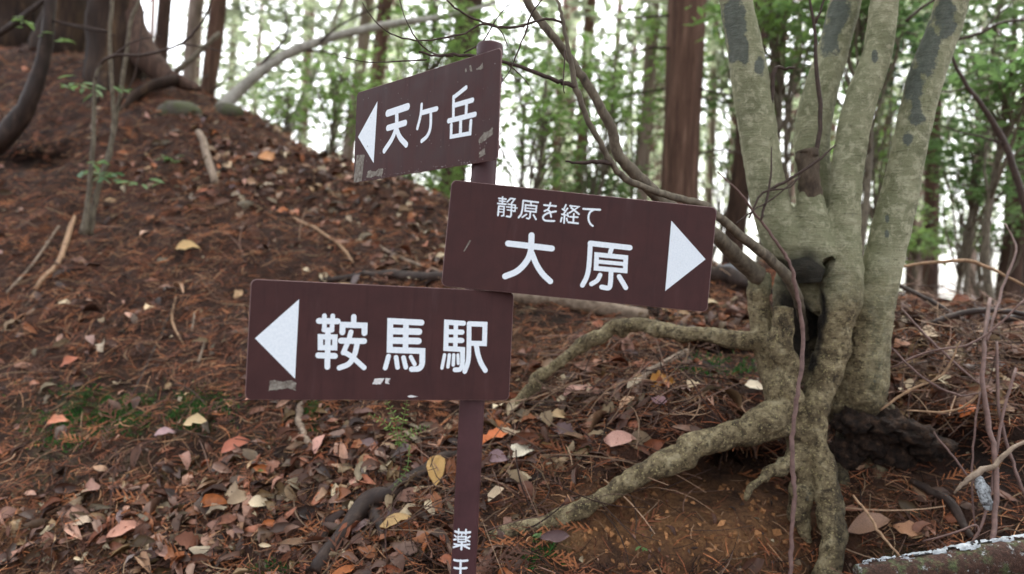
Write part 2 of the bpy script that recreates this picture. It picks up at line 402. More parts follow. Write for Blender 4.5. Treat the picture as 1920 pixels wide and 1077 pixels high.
# ------------------------------------------------------------------ the many-stemmed tree with bare roots
def chain(pts, n=5):
    """rows (px, py, depth, width px) -> world points and radii"""
    q = crom(np.array(pts, float), n)
    w = np.array([P(*r[:3]) for r in q]); return w, np.maximum(q[:, 3], 1) / 2 * q[:, 2] / FPX
TREE = [  # kind, rows
 ('stem', [(1372, -330, 2.95, 54), (1376, -100, 2.95, 56), (1380, 0, 2.95, 58), (1398, 100, 2.95, 66), (1413, 190, 2.95, 70), (1429, 300, 2.95, 68), (1447, 390, 2.96, 72), (1472, 450, 2.98, 80), (1505, 505, 3.03, 76), (1545, 560, 3.06, 70)]),
 ('stem', [(1640, -330, 3.06, 50), (1612, -120, 3.06, 52), (1586, 0, 3.06, 56), (1560, 100, 3.05, 57), (1531, 200, 3.05, 64), (1522, 290, 3.05, 64), (1530, 390, 3.05, 70), (1544, 470, 3.04, 80), (1560, 560, 3.03, 84)]),
 ('stem', [(1715, -330, 2.93, 46), (1680, -100, 2.93, 48), (1659, 0, 2.93, 50), (1645, 100, 2.93, 53), (1610, 200, 2.93, 58), (1593, 290, 2.93, 58), (1585, 360, 2.93, 58), (1580, 430, 2.94, 64), (1578, 500, 2.95, 76), (1576, 560, 2.95, 78)]),
 ('stem', [(1880, -330, 2.96, 52), (1815, -100, 2.96, 56), (1786, 0, 2.96, 58), (1768, 60, 2.96, 60), (1741, 130, 2.96, 64), (1722, 200, 2.96, 63), (1702, 290, 2.96, 62), (1688, 360, 2.97, 67), (1670, 430, 2.97, 70), (1652, 510, 2.98, 72), (1634, 590, 2.99, 76), (1622, 670, 3.0, 84), (1616, 730, 3.01, 88), (1619, 776, 3.06, 54), (1630, 835, 3.1, 36), (1624, 910, 3.05, 31), (1610, 975, 2.98, 28), (1594, 1040, 2.9, 28)]),
 ('cut_stem', [(1517, 350, 2.92, 38), (1522, 410, 2.93, 60), (1530, 480, 2.95, 80)]),
 ('trunk_base', [(1570, 540, 3.06, 70), (1585, 600, 3.06, 84), (1590, 680, 3.06, 84), (1580, 750, 3.06, 70)]),
 ('trunk_base', [(1490, 500, 3.14, 60), (1490, 560, 3.17, 80), (1500, 640, 3.18, 90), (1520, 720, 3.15, 90)]),  # added behind the hollow, coloured dark in place of its shade
 ('root', [(1577, 540, 2.95, 76), (1568, 620, 2.94, 66), (1548, 700, 2.92, 58), (1528, 760, 2.9, 58), (1526, 815, 2.87, 54), (1543, 880, 2.84, 50), (1558, 950, 2.8, 50), (1560, 1010, 2.76, 50), (1546, 1080, 2.72, 48), (1530, 1160, 2.7, 40)]),
 ('root', [(1468, 578, 2.9, 36), (1463, 640, 2.9, 50), (1470, 705, 2.89, 58), (1460, 765, 2.88, 66), (1415, 800, 2.86, 62), (1350, 822, 2.84, 54), (1280, 848, 2.81, 50), (1180, 905, 2.78, 44), (1080, 958, 2.74, 36), (1000, 985, 2.72, 30), (920, 1010, 2.69, 27), (860, 1040, 2.67, 22), (800, 1075, 2.66, 16)]),
 ('root', [(1424, 515, 3.0, 42), (1424, 575, 3.0, 46), (1428, 625, 2.98, 46), (1395, 640, 2.98, 40), (1340, 632, 3.02, 35), (1260, 626, 3.1, 33), (1195, 609, 3.18, 30), (1150, 618, 3.22, 29), (1090, 652, 3.26, 28), (1030, 692, 3.28, 26), (990, 732, 3.28, 23), (962, 774, 3.26, 18), (930, 815, 3.22, 11), (890, 850, 3.2, 7)]),
 ('root', [(1428, 625, 2.98, 46), (1444, 690, 2.98, 50), (1462, 750, 2.94, 56)]),
 ('root', [(1575, 740, 3.06, 60), (1580, 800, 3.08, 44), (1576, 860, 3.06, 36), (1584, 930, 3.0, 26)]),
 ('root', [(1650, 760, 3.08, 50), (1652, 840, 3.06, 34), (1652, 910, 3.0, 30), (1640, 980, 2.95, 22)]),
 ('root', [(1500, 850, 2.86, 40), (1470, 872, 2.84, 34), (1435, 893, 2.8, 26), (1410, 918, 2.76, 18), (1394, 942, 2.74, 5)]),
 ('root', [(1500, 790, 2.9, 62), (1502, 870, 2.88, 50), (1505, 940, 2.86, 44), (1508, 985, 2.84, 34), (1518, 1020, 2.82, 10)]),
 ('root', [(1496, 815, 2.87, 18), (1470, 808, 2.84, 18), (1430, 808, 2.82, 16), (1400, 815, 2.82, 14)]),
 ('charred_stub', [(1492, 500, 2.93, 34), (1512, 506, 2.9, 44), (1530, 508, 2.92, 38)]),
 ('charred_stub', [(1514, 500, 2.91, 40), (1518, 528, 2.91, 42)]),
]
def seg_dist(p, a, b, ra, rb):
    ab = b - a; t = np.clip(((p - a) @ ab) / (ab @ ab + 1e-12), 0, 1)
    return np.linalg.norm(p - (a + t[:, None] * ab), axis=1) - (ra + (rb - ra) * t)
def wander(rows, i):
    """roots kink and swell along their length"""
    g_ = np.random.default_rng(i + 500); q = crom(np.array(rows, float), 3); n_ = len(q); e_ = np.minimum(1, np.minimum(np.arange(n_), np.arange(n_)[::-1]) / 3)[:, None]
    q[:, :2] += g_.normal(size=(n_, 2)) * 3.6 * e_; q[:, 3] *= .94 + g_.normal(size=n_) * .06 * e_[:, 0]
    return q
CH = [chain(wander(r, i) if k == 'root' else r, 2 if k == 'root' else 4) for i, (k, r) in enumerate(TREE)]
ROOTY = np.array([1.0 if k == 'root' else (.6 if k == 'trunk_base' else 0.0) for k, _ in TREE])
HOLLOW = [(P(1522, 530, 2.93), P(1524, 590, 2.93), .028, .036), (P(1524, 590, 2.93), P(1516, 680, 2.92), .036, .022), (P(1458, 500, 2.95), P(1498, 560, 2.95), .02, .034)]
def tree_sdf(p, full=False):
    D = np.empty((len(CH), len(p)), np.float64)
    for i, (w_, r_) in enumerate(CH):
        lo, hi = w_.min(0) - .14, w_.max(0) + .14
        m = np.all((p > lo) & (p < hi), axis=1); D[i] = 1.0
        if m.any():
            q = p[m]; d = np.full(len(q), 9.0)
            for k in range(len(w_) - 1): d = np.minimum(d, seg_dist(q, w_[k], w_[k + 1], r_[k], r_[k + 1]))
            D[i][m] = d
    k = .005; mn = D.min(0)
    s = mn - k * np.log(np.exp(-(D - mn) / k).sum(0))
    for a, b, ra, rb in HOLLOW:
        c = -seg_dist(p, a, b, ra, rb); hh = np.clip(.5 + .5 * (c - s) / .012, 0, 1)
        s = s * (1 - hh) + c * hh + .012 * hh * (1 - hh)
    return (s, D) if full else s
def voxel_union(parts, size):
    v, f = join(parts)
    me = mesh('tmp', v, f, [], True); o = bpy.data.objects.new('tmp', me); COL.objects.link(o)
    md = o.modifiers.new('r', 'REMESH'); md.mode = 'VOXEL'; md.voxel_size = size
    dg = bpy.context.evaluated_depsgraph_get(); dg.update()
    ev = o.evaluated_get(dg); m2 = ev.to_mesh()
    V = np.empty(len(m2.vertices) * 3, np.float32); m2.vertices.foreach_get('co', V)
    lt = np.empty(len(m2.polygons), np.int32); m2.polygons.foreach_get('loop_total', lt)
    L = np.empty(len(m2.loops), np.int32); m2.loops.foreach_get('vertex_index', L)
    assert (lt == 4).all()
    ev.to_mesh_clear(); bpy.data.objects.remove(o); bpy.data.meshes.remove(me)
    return V.reshape(-1, 3).astype(float), L.reshape(-1, 4)
TV, TQ = voxel_union([tube(w_, r_, 12) for w_, r_ in CH], .0085)
for it in range(3):
    s = tree_sdf(TV); g = np.empty_like(TV); e = .002
    for a in range(3):
        dv = np.zeros(3); dv[a] = e; g[:, a] = (tree_sdf(TV + dv) - s) / e
    g /= np.linalg.norm(g, axis=1)[:, None] + 1e-9
    TV -= np.clip(s, -.02, .02)[:, None] * g * .9
s, D = tree_sdf(TV, True)
own = D.argmin(0)
wts = np.exp(-(D - D.min(0)) / .045); rooty = (wts * ROOTY[:, None]).sum(0) / wts.sum(0)
_py = project(TV)[1]; rooty = np.clip(rooty * _sm(480, 600, _py) + .6 * _sm(400, 680, _py + 190 * noise3(TV, 8, 33)), 0, 1)
wts = np.exp(-(D - D.min(0)) / .02)
rot_pre = np.zeros(len(TV))
for a, b, ra, rb in HOLLOW: rot_pre = np.maximum(rot_pre, 1 - _sm(.0, .03, seg_dist(TV, a, b, ra, rb)))
char_shade = (wts * np.array([1.5 if TREE[i][0] == 'charred_stub' else (.62 if i in (11, 12) else 0) for i in range(len(CH))])[:, None]).sum(0) / wts.sum(0)  # charred stubs; the two roots under the right stem carry painted shade
amp = .0035 + .008 * rooty + .006 * rot_pre
TV += g * (.013 * rooty * noise3(TV, 9, 21) + amp * (noise3(TV, 26, 3) + .6 * noise3(TV, 60, 8)) * 1.6 + .0022 * noise3(TV * np.array([1, 1, 6]), 18, 4))[:, None]
tpx, tpy = project(TV)
patch = np.zeros(len(TV))
for b in [(1376, 50, 26, 85), (1392, 95, 16, 34), (1425, 125, 12, 26), (1558, 68, 28, 44), (1574, 22, 26, 36), (1770, 30, 26, 46), (1738, 95, 30, 62), (1714, 160, 26, 40), (1717, 205, 18, 36), (1702, 262, 12, 20), (1664, 410, 6, 12), (1663, 440, 6, 12), (1640, 105, 6, 12)]:
    patch = np.maximum(patch, 1.25 - np.sqrt(((tpx - b[0]) / b[2]) ** 2 + ((tpy - b[1]) / b[3]) ** 2))
patch = np.clip(patch, 0, 1)
rot_shade = np.zeros(len(TV))  # charred wood round the hollows, plus shade painted into the bark
for a, b, ra, rb in HOLLOW: rot_shade = np.maximum(rot_shade, 1 - _sm(.0, .028, seg_dist(TV, a, b, ra, rb)))
rot_shade = np.maximum(rot_shade, _sm(715, 830, tpy + 90 * noise3(TV, 11, 6)) * _sm(1556, 1572, tpx) * .55)  # painted shade over the foot of the right stem
rot_shade = np.maximum(rot_shade, blob(tpx, tpy, 1500, 590, 55, 110) * _sm(3.0, 3.06, TV[:, 1]) * 1.3)  # painted shade on the wood behind the hollow
rot_shade = np.maximum(rot_shade, blob(tpx, tpy, 1514, 512, 30, 26) * 1.2)
rot_shade = np.clip(rot_shade * (1 + 1.2 * noise3(TV, 34, 12)), 0, 1)
rot_shade = np.maximum(rot_shade, char_shade * (1 + noise3(TV, 30, 2)))

t = NT('mottled_grey_green_bark')
vz = t.coord((1, 1, 9)); v = t.coord()
n1, n2, n3, n4 = t.noise(7, 5, .6, v), t.noise(48, 5, .75, v), t.noise(18, 4, .7, vz), t.noise(130, 3, .6, v)
c = t.ramp(n1, [(.3, srgb(112, 113, 86)), (.5, srgb(140, 140, 110)), (.7, srgb(164, 161, 132))])
c = t.mix(t.ramp(n3, [(.6, BW(0)), (.68, BW(.75))]), c, srgb(70, 70, 52))
n6 = t.noise(26, 8, .78, v, .4)
c = t.mix(t.ramp(n6, [(.5, BW(0)), (.58, BW(.7))]), c, srgb(184, 180, 152))
c = t.mix(t.ramp(n6, [(.34, BW(.6)), (.42, BW(0))]), c, srgb(92, 98, 66))
c = t.mix(t.ramp(n2, [(.62, BW(0)), (.68, BW(.65))]), c, srgb(74, 70, 52))
n5 = t.noise(16, 5, .7, t.coord((1, 1, 1)), .6)
rc = t.ramp(n5, [(.3, srgb(50, 41, 30)), (.43, srgb(92, 79, 58)), (.56, srgb(134, 120, 92)), (.7, srgb(168, 156, 126))])
rc = t.mix(t.ramp(n2, [(.38, BW(.8)), (.5, BW(0))]), rc, srgb(40, 32, 23))
rc = t.mix(t.ramp(n4, [(.58, BW(0)), (.66, BW(.65))]), rc, srgb(186, 172, 124))
c = t.mix(t.ramp(t.attr('rooty'), [(.08, BW(0)), (.95, BW(1))]), c, rc)
pa = t.n('ShaderNodeMath', operation='ADD'); t.l(t.attr('patch'), pa.inputs[0])
pb = t.n('ShaderNodeMath', operation='MULTIPLY_ADD'); t.l(t.noise(14, 5, .7, v), pb.inputs[0]); pb.inputs[1].default_value = 2.4; pb.inputs[2].default_value = -1.25
t.l(pb.outputs[0], pa.inputs[1])
c = t.mix(t.ramp(pa.outputs[0], [(.32, BW(0)), (.5, BW(.85))]), c, t.ramp(n2, [(.3, srgb(66, 72, 70)), (.7, srgb(100, 106, 102))]))
c = t.mix(t.ramp(t.attr('rot'), [(.12, BW(0)), (.9, BW(.96))]), c, t.ramp(n2, [(.4, srgb(14, 11, 9)), (.65, srgb(40, 32, 26))]))  # one dark colour for charred wood and for painted shade
t.base(c); t.rough(.8)
hm = t.n('ShaderNodeMath', operation='ADD'); t.l(n3, hm.inputs[0]); t.l(n2, hm.inputs[1]); hn = t.n('ShaderNodeMath', operation='ADD'); t.l(hm.outputs[0], hn.inputs[0]); t.l(n6, hn.inputs[1]); t.bump(hn.outputs[0], .8, .012)
M['grey_tree'] = t.m

big_tree = empty('broadleaf_tree', P(1580, 900, 3.0),
                 'grey green tree of four stems standing on bare winding roots', 'tree')
mt = mesh('tmp', TV, TQ, M['grey_tree'], True)
VN = np.empty(len(TV) * 3, np.float32); mt.vertices.foreach_get('normal', VN); VN = VN.reshape(-1, 3)
bpy.data.meshes.remove(mt)
fown = own[TQ[:, 0]]
LBL = {4: 'short stem sawn off at the top', 2: None}
ROOTLBL = {7: 'thick root running straight down below the trunk', 8: 'long root sweeping down left towards the signpost', 9: 'upper root arching left behind the sign boards', 13: 'broken stub of a root with a pale splintered end'}
for i, (kind, _) in enumerate(TREE):
    q = TQ[fown == i]
    if not len(q): continue
    use, inv = np.unique(q, return_inverse=True)
    me = mesh(kind, TV[use], inv.reshape(-1, 4), M['grey_tree'], True,
              attrs={'rooty': rooty[use], 'patch': patch[use], 'rot': rot_shade[use]})
    me.transform(Matrix.Translation(-big_tree.location))
    me.normals_split_custom_set_from_vertices([tuple(x) for x in VN[use]])
    obj(kind, me, big_tree, label=ROOTLBL.get(i) or LBL.get(i))
def pxtube(rows, n=5, sides=7, wob=.12, seed=0, caps=True):
    w_, r_ = chain(rows, n); w_ = w_ + np.random.default_rng(seed + 90).normal(size=w_.shape) * np.minimum(.0016, r_ * .3)[:, None]
    return tube(w_, r_, sides, wob, seed, caps)
# the stems run on above the frame into a thin crown
for i in range(4):
    w_, r_ = CH[i]; a, b = w_[0], w_[0] - w_[3]; b /= np.linalg.norm(b)
    pts = np.array([a - b * .05] + [a + b * s_ + np.array([math.sin(i * 2 + s_) * .12 * s_, math.cos(i + s_) * .1 * s_, .1 * s_]) for s_ in (.5, 1.1, 1.9, 2.8, 3.8)])
    v, f = tube(crom(pts, 4), np.interp(np.arange(21), [0, 20], [r_[0] * .99, .018]), 12, .05, i)
    k = np.zeros(len(v))
    under('stem', mesh('stem_top', v, f, M['grey_tree'], True, attrs={'rooty': k, 'patch': k, 'rot': k}), big_tree, label='upper length of a stem above the sawn fork')
# unseen evergreen crown above the frame, added to shade the path from the sky
g = np.random.default_rng(33)
SHADE_CROWN_PTS = np.array([.7, 2.0, 5.7]) + (lambda d: d / np.linalg.norm(d, axis=1)[:, None] * (g.random(900) ** .4)[:, None])(g.normal(size=(900, 3))) * np.array([3.8, 3.6, 1.2])
v, f = pxtube([(1513, 284, 2.91, 43), (1514, 296, 2.91, 41), (1517, 330, 2.91, 40), (1520, 372, 2.92, 42), (1526, 430, 2.95, 40)], 4, 18, .1, 5)
under('cut_stem', mesh('cut_stem', v, f, M['dead_dark']), big_tree, label='short stem sawn off flat in the fork')
# young shoots that arch behind the boards
SH = [
 ('thick grey shoot arching up behind the boards', 'grey_stem', [(1424, 520, 2.98, 36), (1398, 498, 2.95, 32), (1350, 450, 2.86, 28), (1285, 405, 2.75, 27), (1236, 372, 2.66, 25), (1202, 338, 2.6, 24), (1175, 311, 2.56, 22), (1155, 281, 2.53, 21), (1147, 241, 2.5, 19), (1125, 200, 2.47, 18), (1101, 160, 2.45, 17), (1075, 120, 2.43, 16), (1041, 74, 2.41, 16), (1008, 33, 2.4, 15), (988, 0, 2.38, 15), (960, -60, 2.36, 13), (900, -220, 2.3, 9)]),
 ('slim dark shoot bending along the top of the boards', 'grey_stem', [(1512, 640, 3.1, 12), (1506, 605, 3.04, 15), (1496, 562, 2.92, 19), (1478, 522, 2.85, 21), (1450, 492, 2.82, 20), (1400, 452, 2.74, 19), (1343, 405, 2.64, 16), (1326, 388, 2.62, 15), (1280, 374, 2.56, 14), (1225, 358, 2.5, 13), (1175, 338, 2.46, 13), (1148, 308, 2.43, 11), (1125, 268, 2.41, 11), (1105, 231, 2.39, 11), (1088, 187, 2.37, 11), (1078, 160, 2.36, 12), (1065, 94, 2.34, 8), (1055, 40, 2.33, 7), (1046, 0, 2.32, 6), (1036, -60, 2.3, 5)]),
]
for l_, m_, rows in SH:
    v, f = pxtube(rows, 5, 10, .06, 3); under('shoot', mesh('shoot', v, f, M[m_]), big_tree, label=l_)
TW = [
 [(1078, 164, 2.36, 9), (1060, 157, 2.35, 9), (1040, 150, 2.34, 9), (1000, 135, 2.31, 8), (950, 117, 2.28, 7), (900, 106, 2.25, 7), (850, 104, 2.23, 6), (815, 105, 2.22, 5), (785, 97, 2.2, 4)],
 [(1055, 42, 2.33, 5), (1030, 36, 2.32, 5), (1000, 42, 2.3, 5), (960, 52, 2.28, 5), (925, 48, 2.26, 4), (890, 36, 2.24, 4), (860, 20, 2.22, 4), (832, -5, 2.2, 3)],
 [(985, 50, 2.29, 4), (940, 52, 2.27, 4), (905, 46, 2.25, 4), (870, 62, 2.24, 4), (830, 72, 2.22, 4), (780, 76, 2.2, 3), (730, 62, 2.18, 3), (695, 30, 2.17, 2), (680, 5, 2.16, 2)],
 [(850, 106, 2.23, 4), (810, 100, 2.22, 3), (780, 72, 2.2, 3), (760, 35, 2.19, 2), (748, -5, 2.18, 2)],
 [(800, 112, 2.22, 3), (740, 116, 2.2, 3), (690, 117, 2.18, 2), (640, 107, 2.16, 2)],
 [(990, 50, 2.29, 4), (978, 80, 2.28, 3), (966, 110, 2.28, 3), (955, 135, 2.27, 2), (942, 152, 2.27, 2)],
 [(990, 46, 2.29, 4), (1000, 20, 2.28, 3), (1020, -5, 2.27, 3)],
 [(952, 120, 2.28, 3), (975, 140, 2.29, 2), (992, 160, 2.3, 2)],
 [(870, 100, 2.24, 3), (905, 78, 2.23, 3), (935, 30, 2.21, 2), (968, -5, 2.2, 2)],
 [(925, 48, 2.26, 2), (940, 60, 2.26, 2), (952, 86, 2.25, 2)],
 [(1060, 95, 2.34, 3), (1056, 150, 2.33, 2), (1058, 176, 2.33, 2)],
 [(1148, 308, 2.43, 9), (1120, 304, 2.41, 9), (1088, 306, 2.4, 7), (1060, 303, 2.39, 3)],
 [(1440, 300, 2.92, 8), (1450, 140, 2.9, 8), (1470, 130, 2.9, 6), (1490, 127, 2.9, 4)],
 [(1530, 300, 2.9, 9), (1538, 220, 2.9, 9), (1530, 120, 2.89, 8), (1526, 40, 2.88, 6), (1515, -10, 2.87, 4)],
 [(1528, 45, 2.88, 5), (1545, 0, 2.87, 4), (1556, -40, 2.86, 3)],
 [(1440, 360, 2.84, 6), (1480, 335, 2.82, 6), (1530, 305, 2.8, 5), (1566, 272, 2.8, 3)],
 [(1404, 410, 2.8, 4), (1430, 362, 2.8, 4), (1480, 352, 2.8, 3), (1500, 330, 2.8, 2)],
 [(1425, 414, 2.8, 5), (1436, 380, 2.8, 5), (1445, 330, 2.8, 4), (1446, 275, 2.8, 2)],
 [(1380, 420, 2.78, 3), (1420, 390, 2.79, 3), (1450, 372, 2.8, 3), (1500, 330, 2.8, 2)],
 [(1345, 322, 2.78, 2), (1385, 360, 2.78, 4), (1425, 414, 2.8, 5), (1460, 460, 2.8, 6), (1485, 505, 2.79, 7), (1500, 580, 2.78, 7), (1506, 650, 2.76, 8), (1497, 730, 2.72, 8), (1487, 800, 2.7, 8), (1486, 870, 2.68, 9), (1490, 930, 2.66, 8), (1484, 1000, 2.64, 8), (1482, 1090, 2.6, 8)],
]
TWL = {0: 'side twig passing left behind the top of the post', 19: 'thin purple brown vine hanging down in front of the trunk'}
for i, rows in enumerate(TW):
    if i == 19: continue
    v, f = pxtube(rows, 4, 6, .1, i); under('twig', mesh('twig', v, f, M['twig']), big_tree, label=TWL.get(i))
v, f = pxtube(TW[19], 7, 7, .2, 19)
obj('hanging_vine', mesh('hanging_vine', v, f, M['vine']), label='thin purple brown vine hanging straight down before the tree trunk', cat='vine')

# ------------------------------------------------------------------ the signpost
t = NT('brown_sign_paint')
n1, n2, n3 = t.noise(14, 4, .6), t.noise(140, 3, .6), t.noise(9, 5, .7, t.coord((6, 6, .6)))
c = t.ramp(n1, [(.3, srgb(58, 33, 33)), (.7, srgb(70, 42, 41))])
c = t.mix(t.ramp(n3, [(.52, BW(0)), (.72, BW(.55))]), c, srgb(50, 28, 30))
c = t.mix(t.ramp(t.noise(5, 5, .7, t.coord((3, 3, .35))), [(.58, BW(0)), (.75, BW(.3))]), c, srgb(92, 68, 68))
c = t.mix(t.ramp(n2, [(.72, BW(0)), (.8, BW(.25))]), c, srgb(128, 108, 104))
t.base(c); t.rough(t.ramp(n1, [(.3, BW(.5)), (.7, BW(.68))])); t.b.inputs['Specular IOR Level'].default_value = .2; t.bump(n2, .06, .001)
M['sign_brown'] = t.m
M['pole_brown'] = mat_plain('brown_pole_paint', srgb(70, 43, 46), .5, .18, 18, .05, .3)
M['edge'] = mat_plain('worn_plate_edge', srgb(124, 98, 96), .5, .3, 120, .1)
t = NT('white_lettering'); n1 = t.noise(160, 3, .6)
t.base(t.ramp(n1, [(.3, srgb(218, 226, 234)), (.7, srgb(232, 238, 244))])); t.rough(.55); M['white'] = t.m
t = NT('dusty_white_arrow'); n1 = t.noise(30, 4, .7); n2 = t.noise(380, 3, .7)
c = t.ramp(n2, [(.3, srgb(206, 216, 226)), (.6, srgb(230, 236, 242))])
sp = t.n('ShaderNodeMath', operation='MULTIPLY'); t.l(t.ramp(n2, [(.6, BW(0)), (.68, BW(1))]), sp.inputs[0]); t.l(t.ramp(n1, [(.45, BW(0)), (.6, BW(.6))]), sp.inputs[1])
t.base(t.mix(sp.outputs[0], c, srgb(120, 120, 116))); t.rough(.6); M['white_dusty'] = t.m
t = NT('old_tape_residue'); n1 = t.noise(90, 4, .7)
t.base(t.ramp(n1, [(.35, srgb(86, 74, 68)), (.6, srgb(138, 132, 122)), (.75, srgb(166, 160, 150))])); t.rough(.8); M['tape'] = t.m
M['scratch'] = mat_plain('bare_scratch', srgb(206, 204, 204), .5, .2, 200, .1)
M['steel'] = mat_plain('weathered_steel', srgb(92, 76, 74), .45, .3, 150, .1); M['steel'].node_tree.nodes['Principled BSDF'].inputs['Metallic'].default_value = .6
t = NT('water_drop'); t.b.inputs['Roughness'].default_value = .04; t.b.inputs['Base Color'].default_value = (.25, .2, .2, 1); t.b.inputs['Specular IOR Level'].default_value = .8
M['drop'] = t.m

def rotm(y, p, q):
    cz, sz = math.cos(y), math.sin(y); cx, sx = math.cos(p), math.sin(p); cy, sy = math.cos(q), math.sin(q)
    return np.array([[cz, -sz, 0], [sz, cz, 0], [0, 0, 1]]) @ np.array([[1, 0, 0], [0, cx, -sx], [0, sx, cx]]) @ np.array([[cy, 0, sy], [0, 1, 0], [-sy, 0, cy]])
POLE = np.array([-.0826, 1.93]); PR = .0304
PBASE = float(hgt(POLE[:1], POLE[1:])[0])
post = empty('signpost', (POLE[0], POLE[1], PBASE), 'brown metal signpost with three direction boards lettered in white', 'signpost')
ztop = P(919, 83, 1.93)[2]
v, f = tube([(POLE[0], POLE[1], z) for z in np.linspace(PBASE - .3, ztop - .006, 12)], PR, 40, caps=False)
pole = under('pole', mesh('pole', v, f, M['pole_brown']), post)
prof = [(PR + .0012, ztop - .03), (PR + .0014, ztop - .006), (PR - .001, ztop), (PR * .7, ztop + .003), (.0005, ztop + .0045)]
ang = np.linspace(0, 2 * math.pi, 40, endpoint=False)
cv = np.vstack([np.stack([POLE[0] + r * np.cos(ang), POLE[1] + r * np.sin(ang), np.full(40, z)], 1) for r, z in prof])
i, j = np.meshgrid(np.arange(4), np.arange(40), indexing='ij'); i = i.ravel(); j = j.ravel(); k = (j + 1) % 40
under('cap', mesh('cap', cv, np.stack([i * 40 + j, i * 40 + k, i * 40 + 40 + k, i * 40 + 40 + j], 1), M['pole_brown']), post)

def stroke(pts, w, close=False, smooth=False):
    """2D stroke with round ends -> verts (n,2), tris/quads as tris"""
    p = np.array(pts, float)
    if smooth: p = crom(p, 6)
    if close: p = np.vstack([p, p[:1]])
    n = len(p); L, Rr = [], []
    d = np.diff(p, axis=0); d /= np.linalg.norm(d, axis=1)[:, None]
    for i_ in range(n):
        if close and i_ in (0, n - 1): a, b = d[-1], d[0]
        else: a, b = d[max(i_ - 1, 0)], d[min(i_, n - 2)]
        m = a + b; m /= np.linalg.norm(m) + 1e-9
        nn = np.array([-m[1], m[0]]); s_ = w / 2 / max(.5, nn @ np.array([-a[1], a[0]]))
        L.append(p[i_] + nn * s_); Rr.append(p[i_] - nn * s_)
    V = np.vstack([L, Rr]); T = []
    for i_ in range(n - 1): T += [(i_, n + i_, n + i_ + 1), (i_, n + i_ + 1, i_ + 1)]
    if not close:
        for end, dr in ((0, -d[0]), (n - 1, d[-1])):
            base = len(V); nn = np.array([-dr[1], dr[0]])
            arc = [p[end] + w / 2 * (math.cos(a) * nn + math.sin(a) * dr) for a in np.linspace(0, math.pi, 9)]
            V = np.vstack([V, arc, [p[end]]]); c_ = base + 9
            T += [(c_, base + a, base + a + 1) for a in range(8)]
    return V, np.array(T)

class Board:
    def __init__(s, par, label):
        x, y, z, a, b, c_, s.W, s.H = par
        s.M = rotm(a, b, c_); s.c = np.array([x, y, z]); s.n = s.M @ np.array([0, -1.0, 0])
        s.o = bpy.data.objects.new('sign_board', None)
        th, r, rim = .0035, .013, .0012
        pts = []
        for cx_, cz_, a0 in ((s.W / 2 - r, s.H / 2 - r, 0), (-s.W / 2 + r, s.H / 2 - r, 90), (-s.W / 2 + r, -s.H / 2 + r, 180), (s.W / 2 - r, -s.H / 2 + r, 270)):
            for q in np.linspace(0, 90, 7): pts.append((cx_ + r * math.cos(math.radians(a0 + q)), cz_ + r * math.sin(math.radians(a0 + q))))
        pts = np.array(pts); n = len(pts)
        ctr = np.sign(pts)
        rings = [(pts - ctr * rim, 0.0), (pts, rim), (pts, th - rim), (pts - ctr * rim, th)]
        V = np.vstack([np.stack([q[:, 0], np.full(n, d_), q[:, 1]], 1) for q, d_ in rings] + [[[0, 0, 0]], [[0, th, 0]]])
        i_ = np.arange(n); k_ = (i_ + 1) % n
        Q = np.vstack([np.stack([a_ * n + i_, a_ * n + k_, (a_ + 1) * n + k_, (a_ + 1) * n + i_], 1) for a_ in range(3)])
        T = np.vstack([np.stack([np.full(n, 4 * n), k_, i_], 1), np.stack([np.full(n, 4 * n + 1), 3 * n + i_, 3 * n + k_], 1)])
        me = mesh('plate', V, [Q, T], [M['sign_brown'], M['edge']], False, midx=[1] * (3 * n) + [0] * (2 * n))
        s.o = obj('sign_board', me, post, label=label)
        mw = Matrix([list(s.M[k2]) + [s.c[k2]] for k2 in range(3)] + [[0, 0, 0, 1]])
        s.o.matrix_local = Matrix.Translation(-post.location) @ mw
        s.lift = .0004
    def loc(s, px, py):
        d = ray(px, py); tt = ((s.c - CAM) @ s.n) / (d @ s.n); q = s.M.T @ (CAM + tt * d - s.c); return q[0], q[2]
    def width(s, px, py, w):
        a, b = s.loc(px - w / 2, py), s.loc(px + w / 2, py); a2, b2 = s.loc(px, py - w / 2), s.loc(px, py + w / 2)
        return .5 * (math.dist(a, b) + math.dist(a2, b2))
    def glyph(s, name, strokes, org, sc_, label=None, mat='white', step=.00004):
        Vs, Ts, o_ = [], [], 0
        for st in strokes:
            w_ = st[0]; pts = [(org[0] + x / sc_, org[1] + y / sc_) for x, y in st[1]]; fl = st[2] if len(st) > 2 else ''
            lp = [s.loc(*q) for q in pts]; m = pts[len(pts) // 2]
            v2, t2 = stroke(lp, s.width(m[0], m[1], w_ / sc_), 'c' in fl, 's' in fl)
            s.lift += step
            Vs.append(np.stack([v2[:, 0], np.full(len(v2), -s.lift), v2[:, 1]], 1)); Ts.append(t2 + o_); o_ += len(v2)
        s.lift = .0004
        o = obj(name, mesh(name, np.vstack(Vs), np.vstack(Ts), M[mat], False), s.o, label=label); return o
    def poly(s, name, px, mat, rag=0.0, label=None, lift=.0003, seed=1):
        lp = np.array([s.loc(*q) for q in px])
        if rag:
            g_ = np.random.default_rng(seed); out = []
            for a, b in zip(lp, np.roll(lp, -1, 0)):
                m = max(2, int(np.linalg.norm(b - a) / .003))
                for q in range(m): out.append(a + (b - a) * q / m + g_.normal(size=2) * rag)
            lp = np.array(out)
        V = np.vstack([np.stack([lp[:, 0], np.full(len(lp), -lift), lp[:, 1]], 1), [[lp[:, 0].mean(), -lift - .00002, lp[:, 1].mean()]]])
        n = len(lp); i_ = np.arange(n)
        return obj(name, mesh(name, V, np.stack([i_, (i_ + 1) % n, np.full(n, n)], 1), M[mat], False), s.o, label=label)

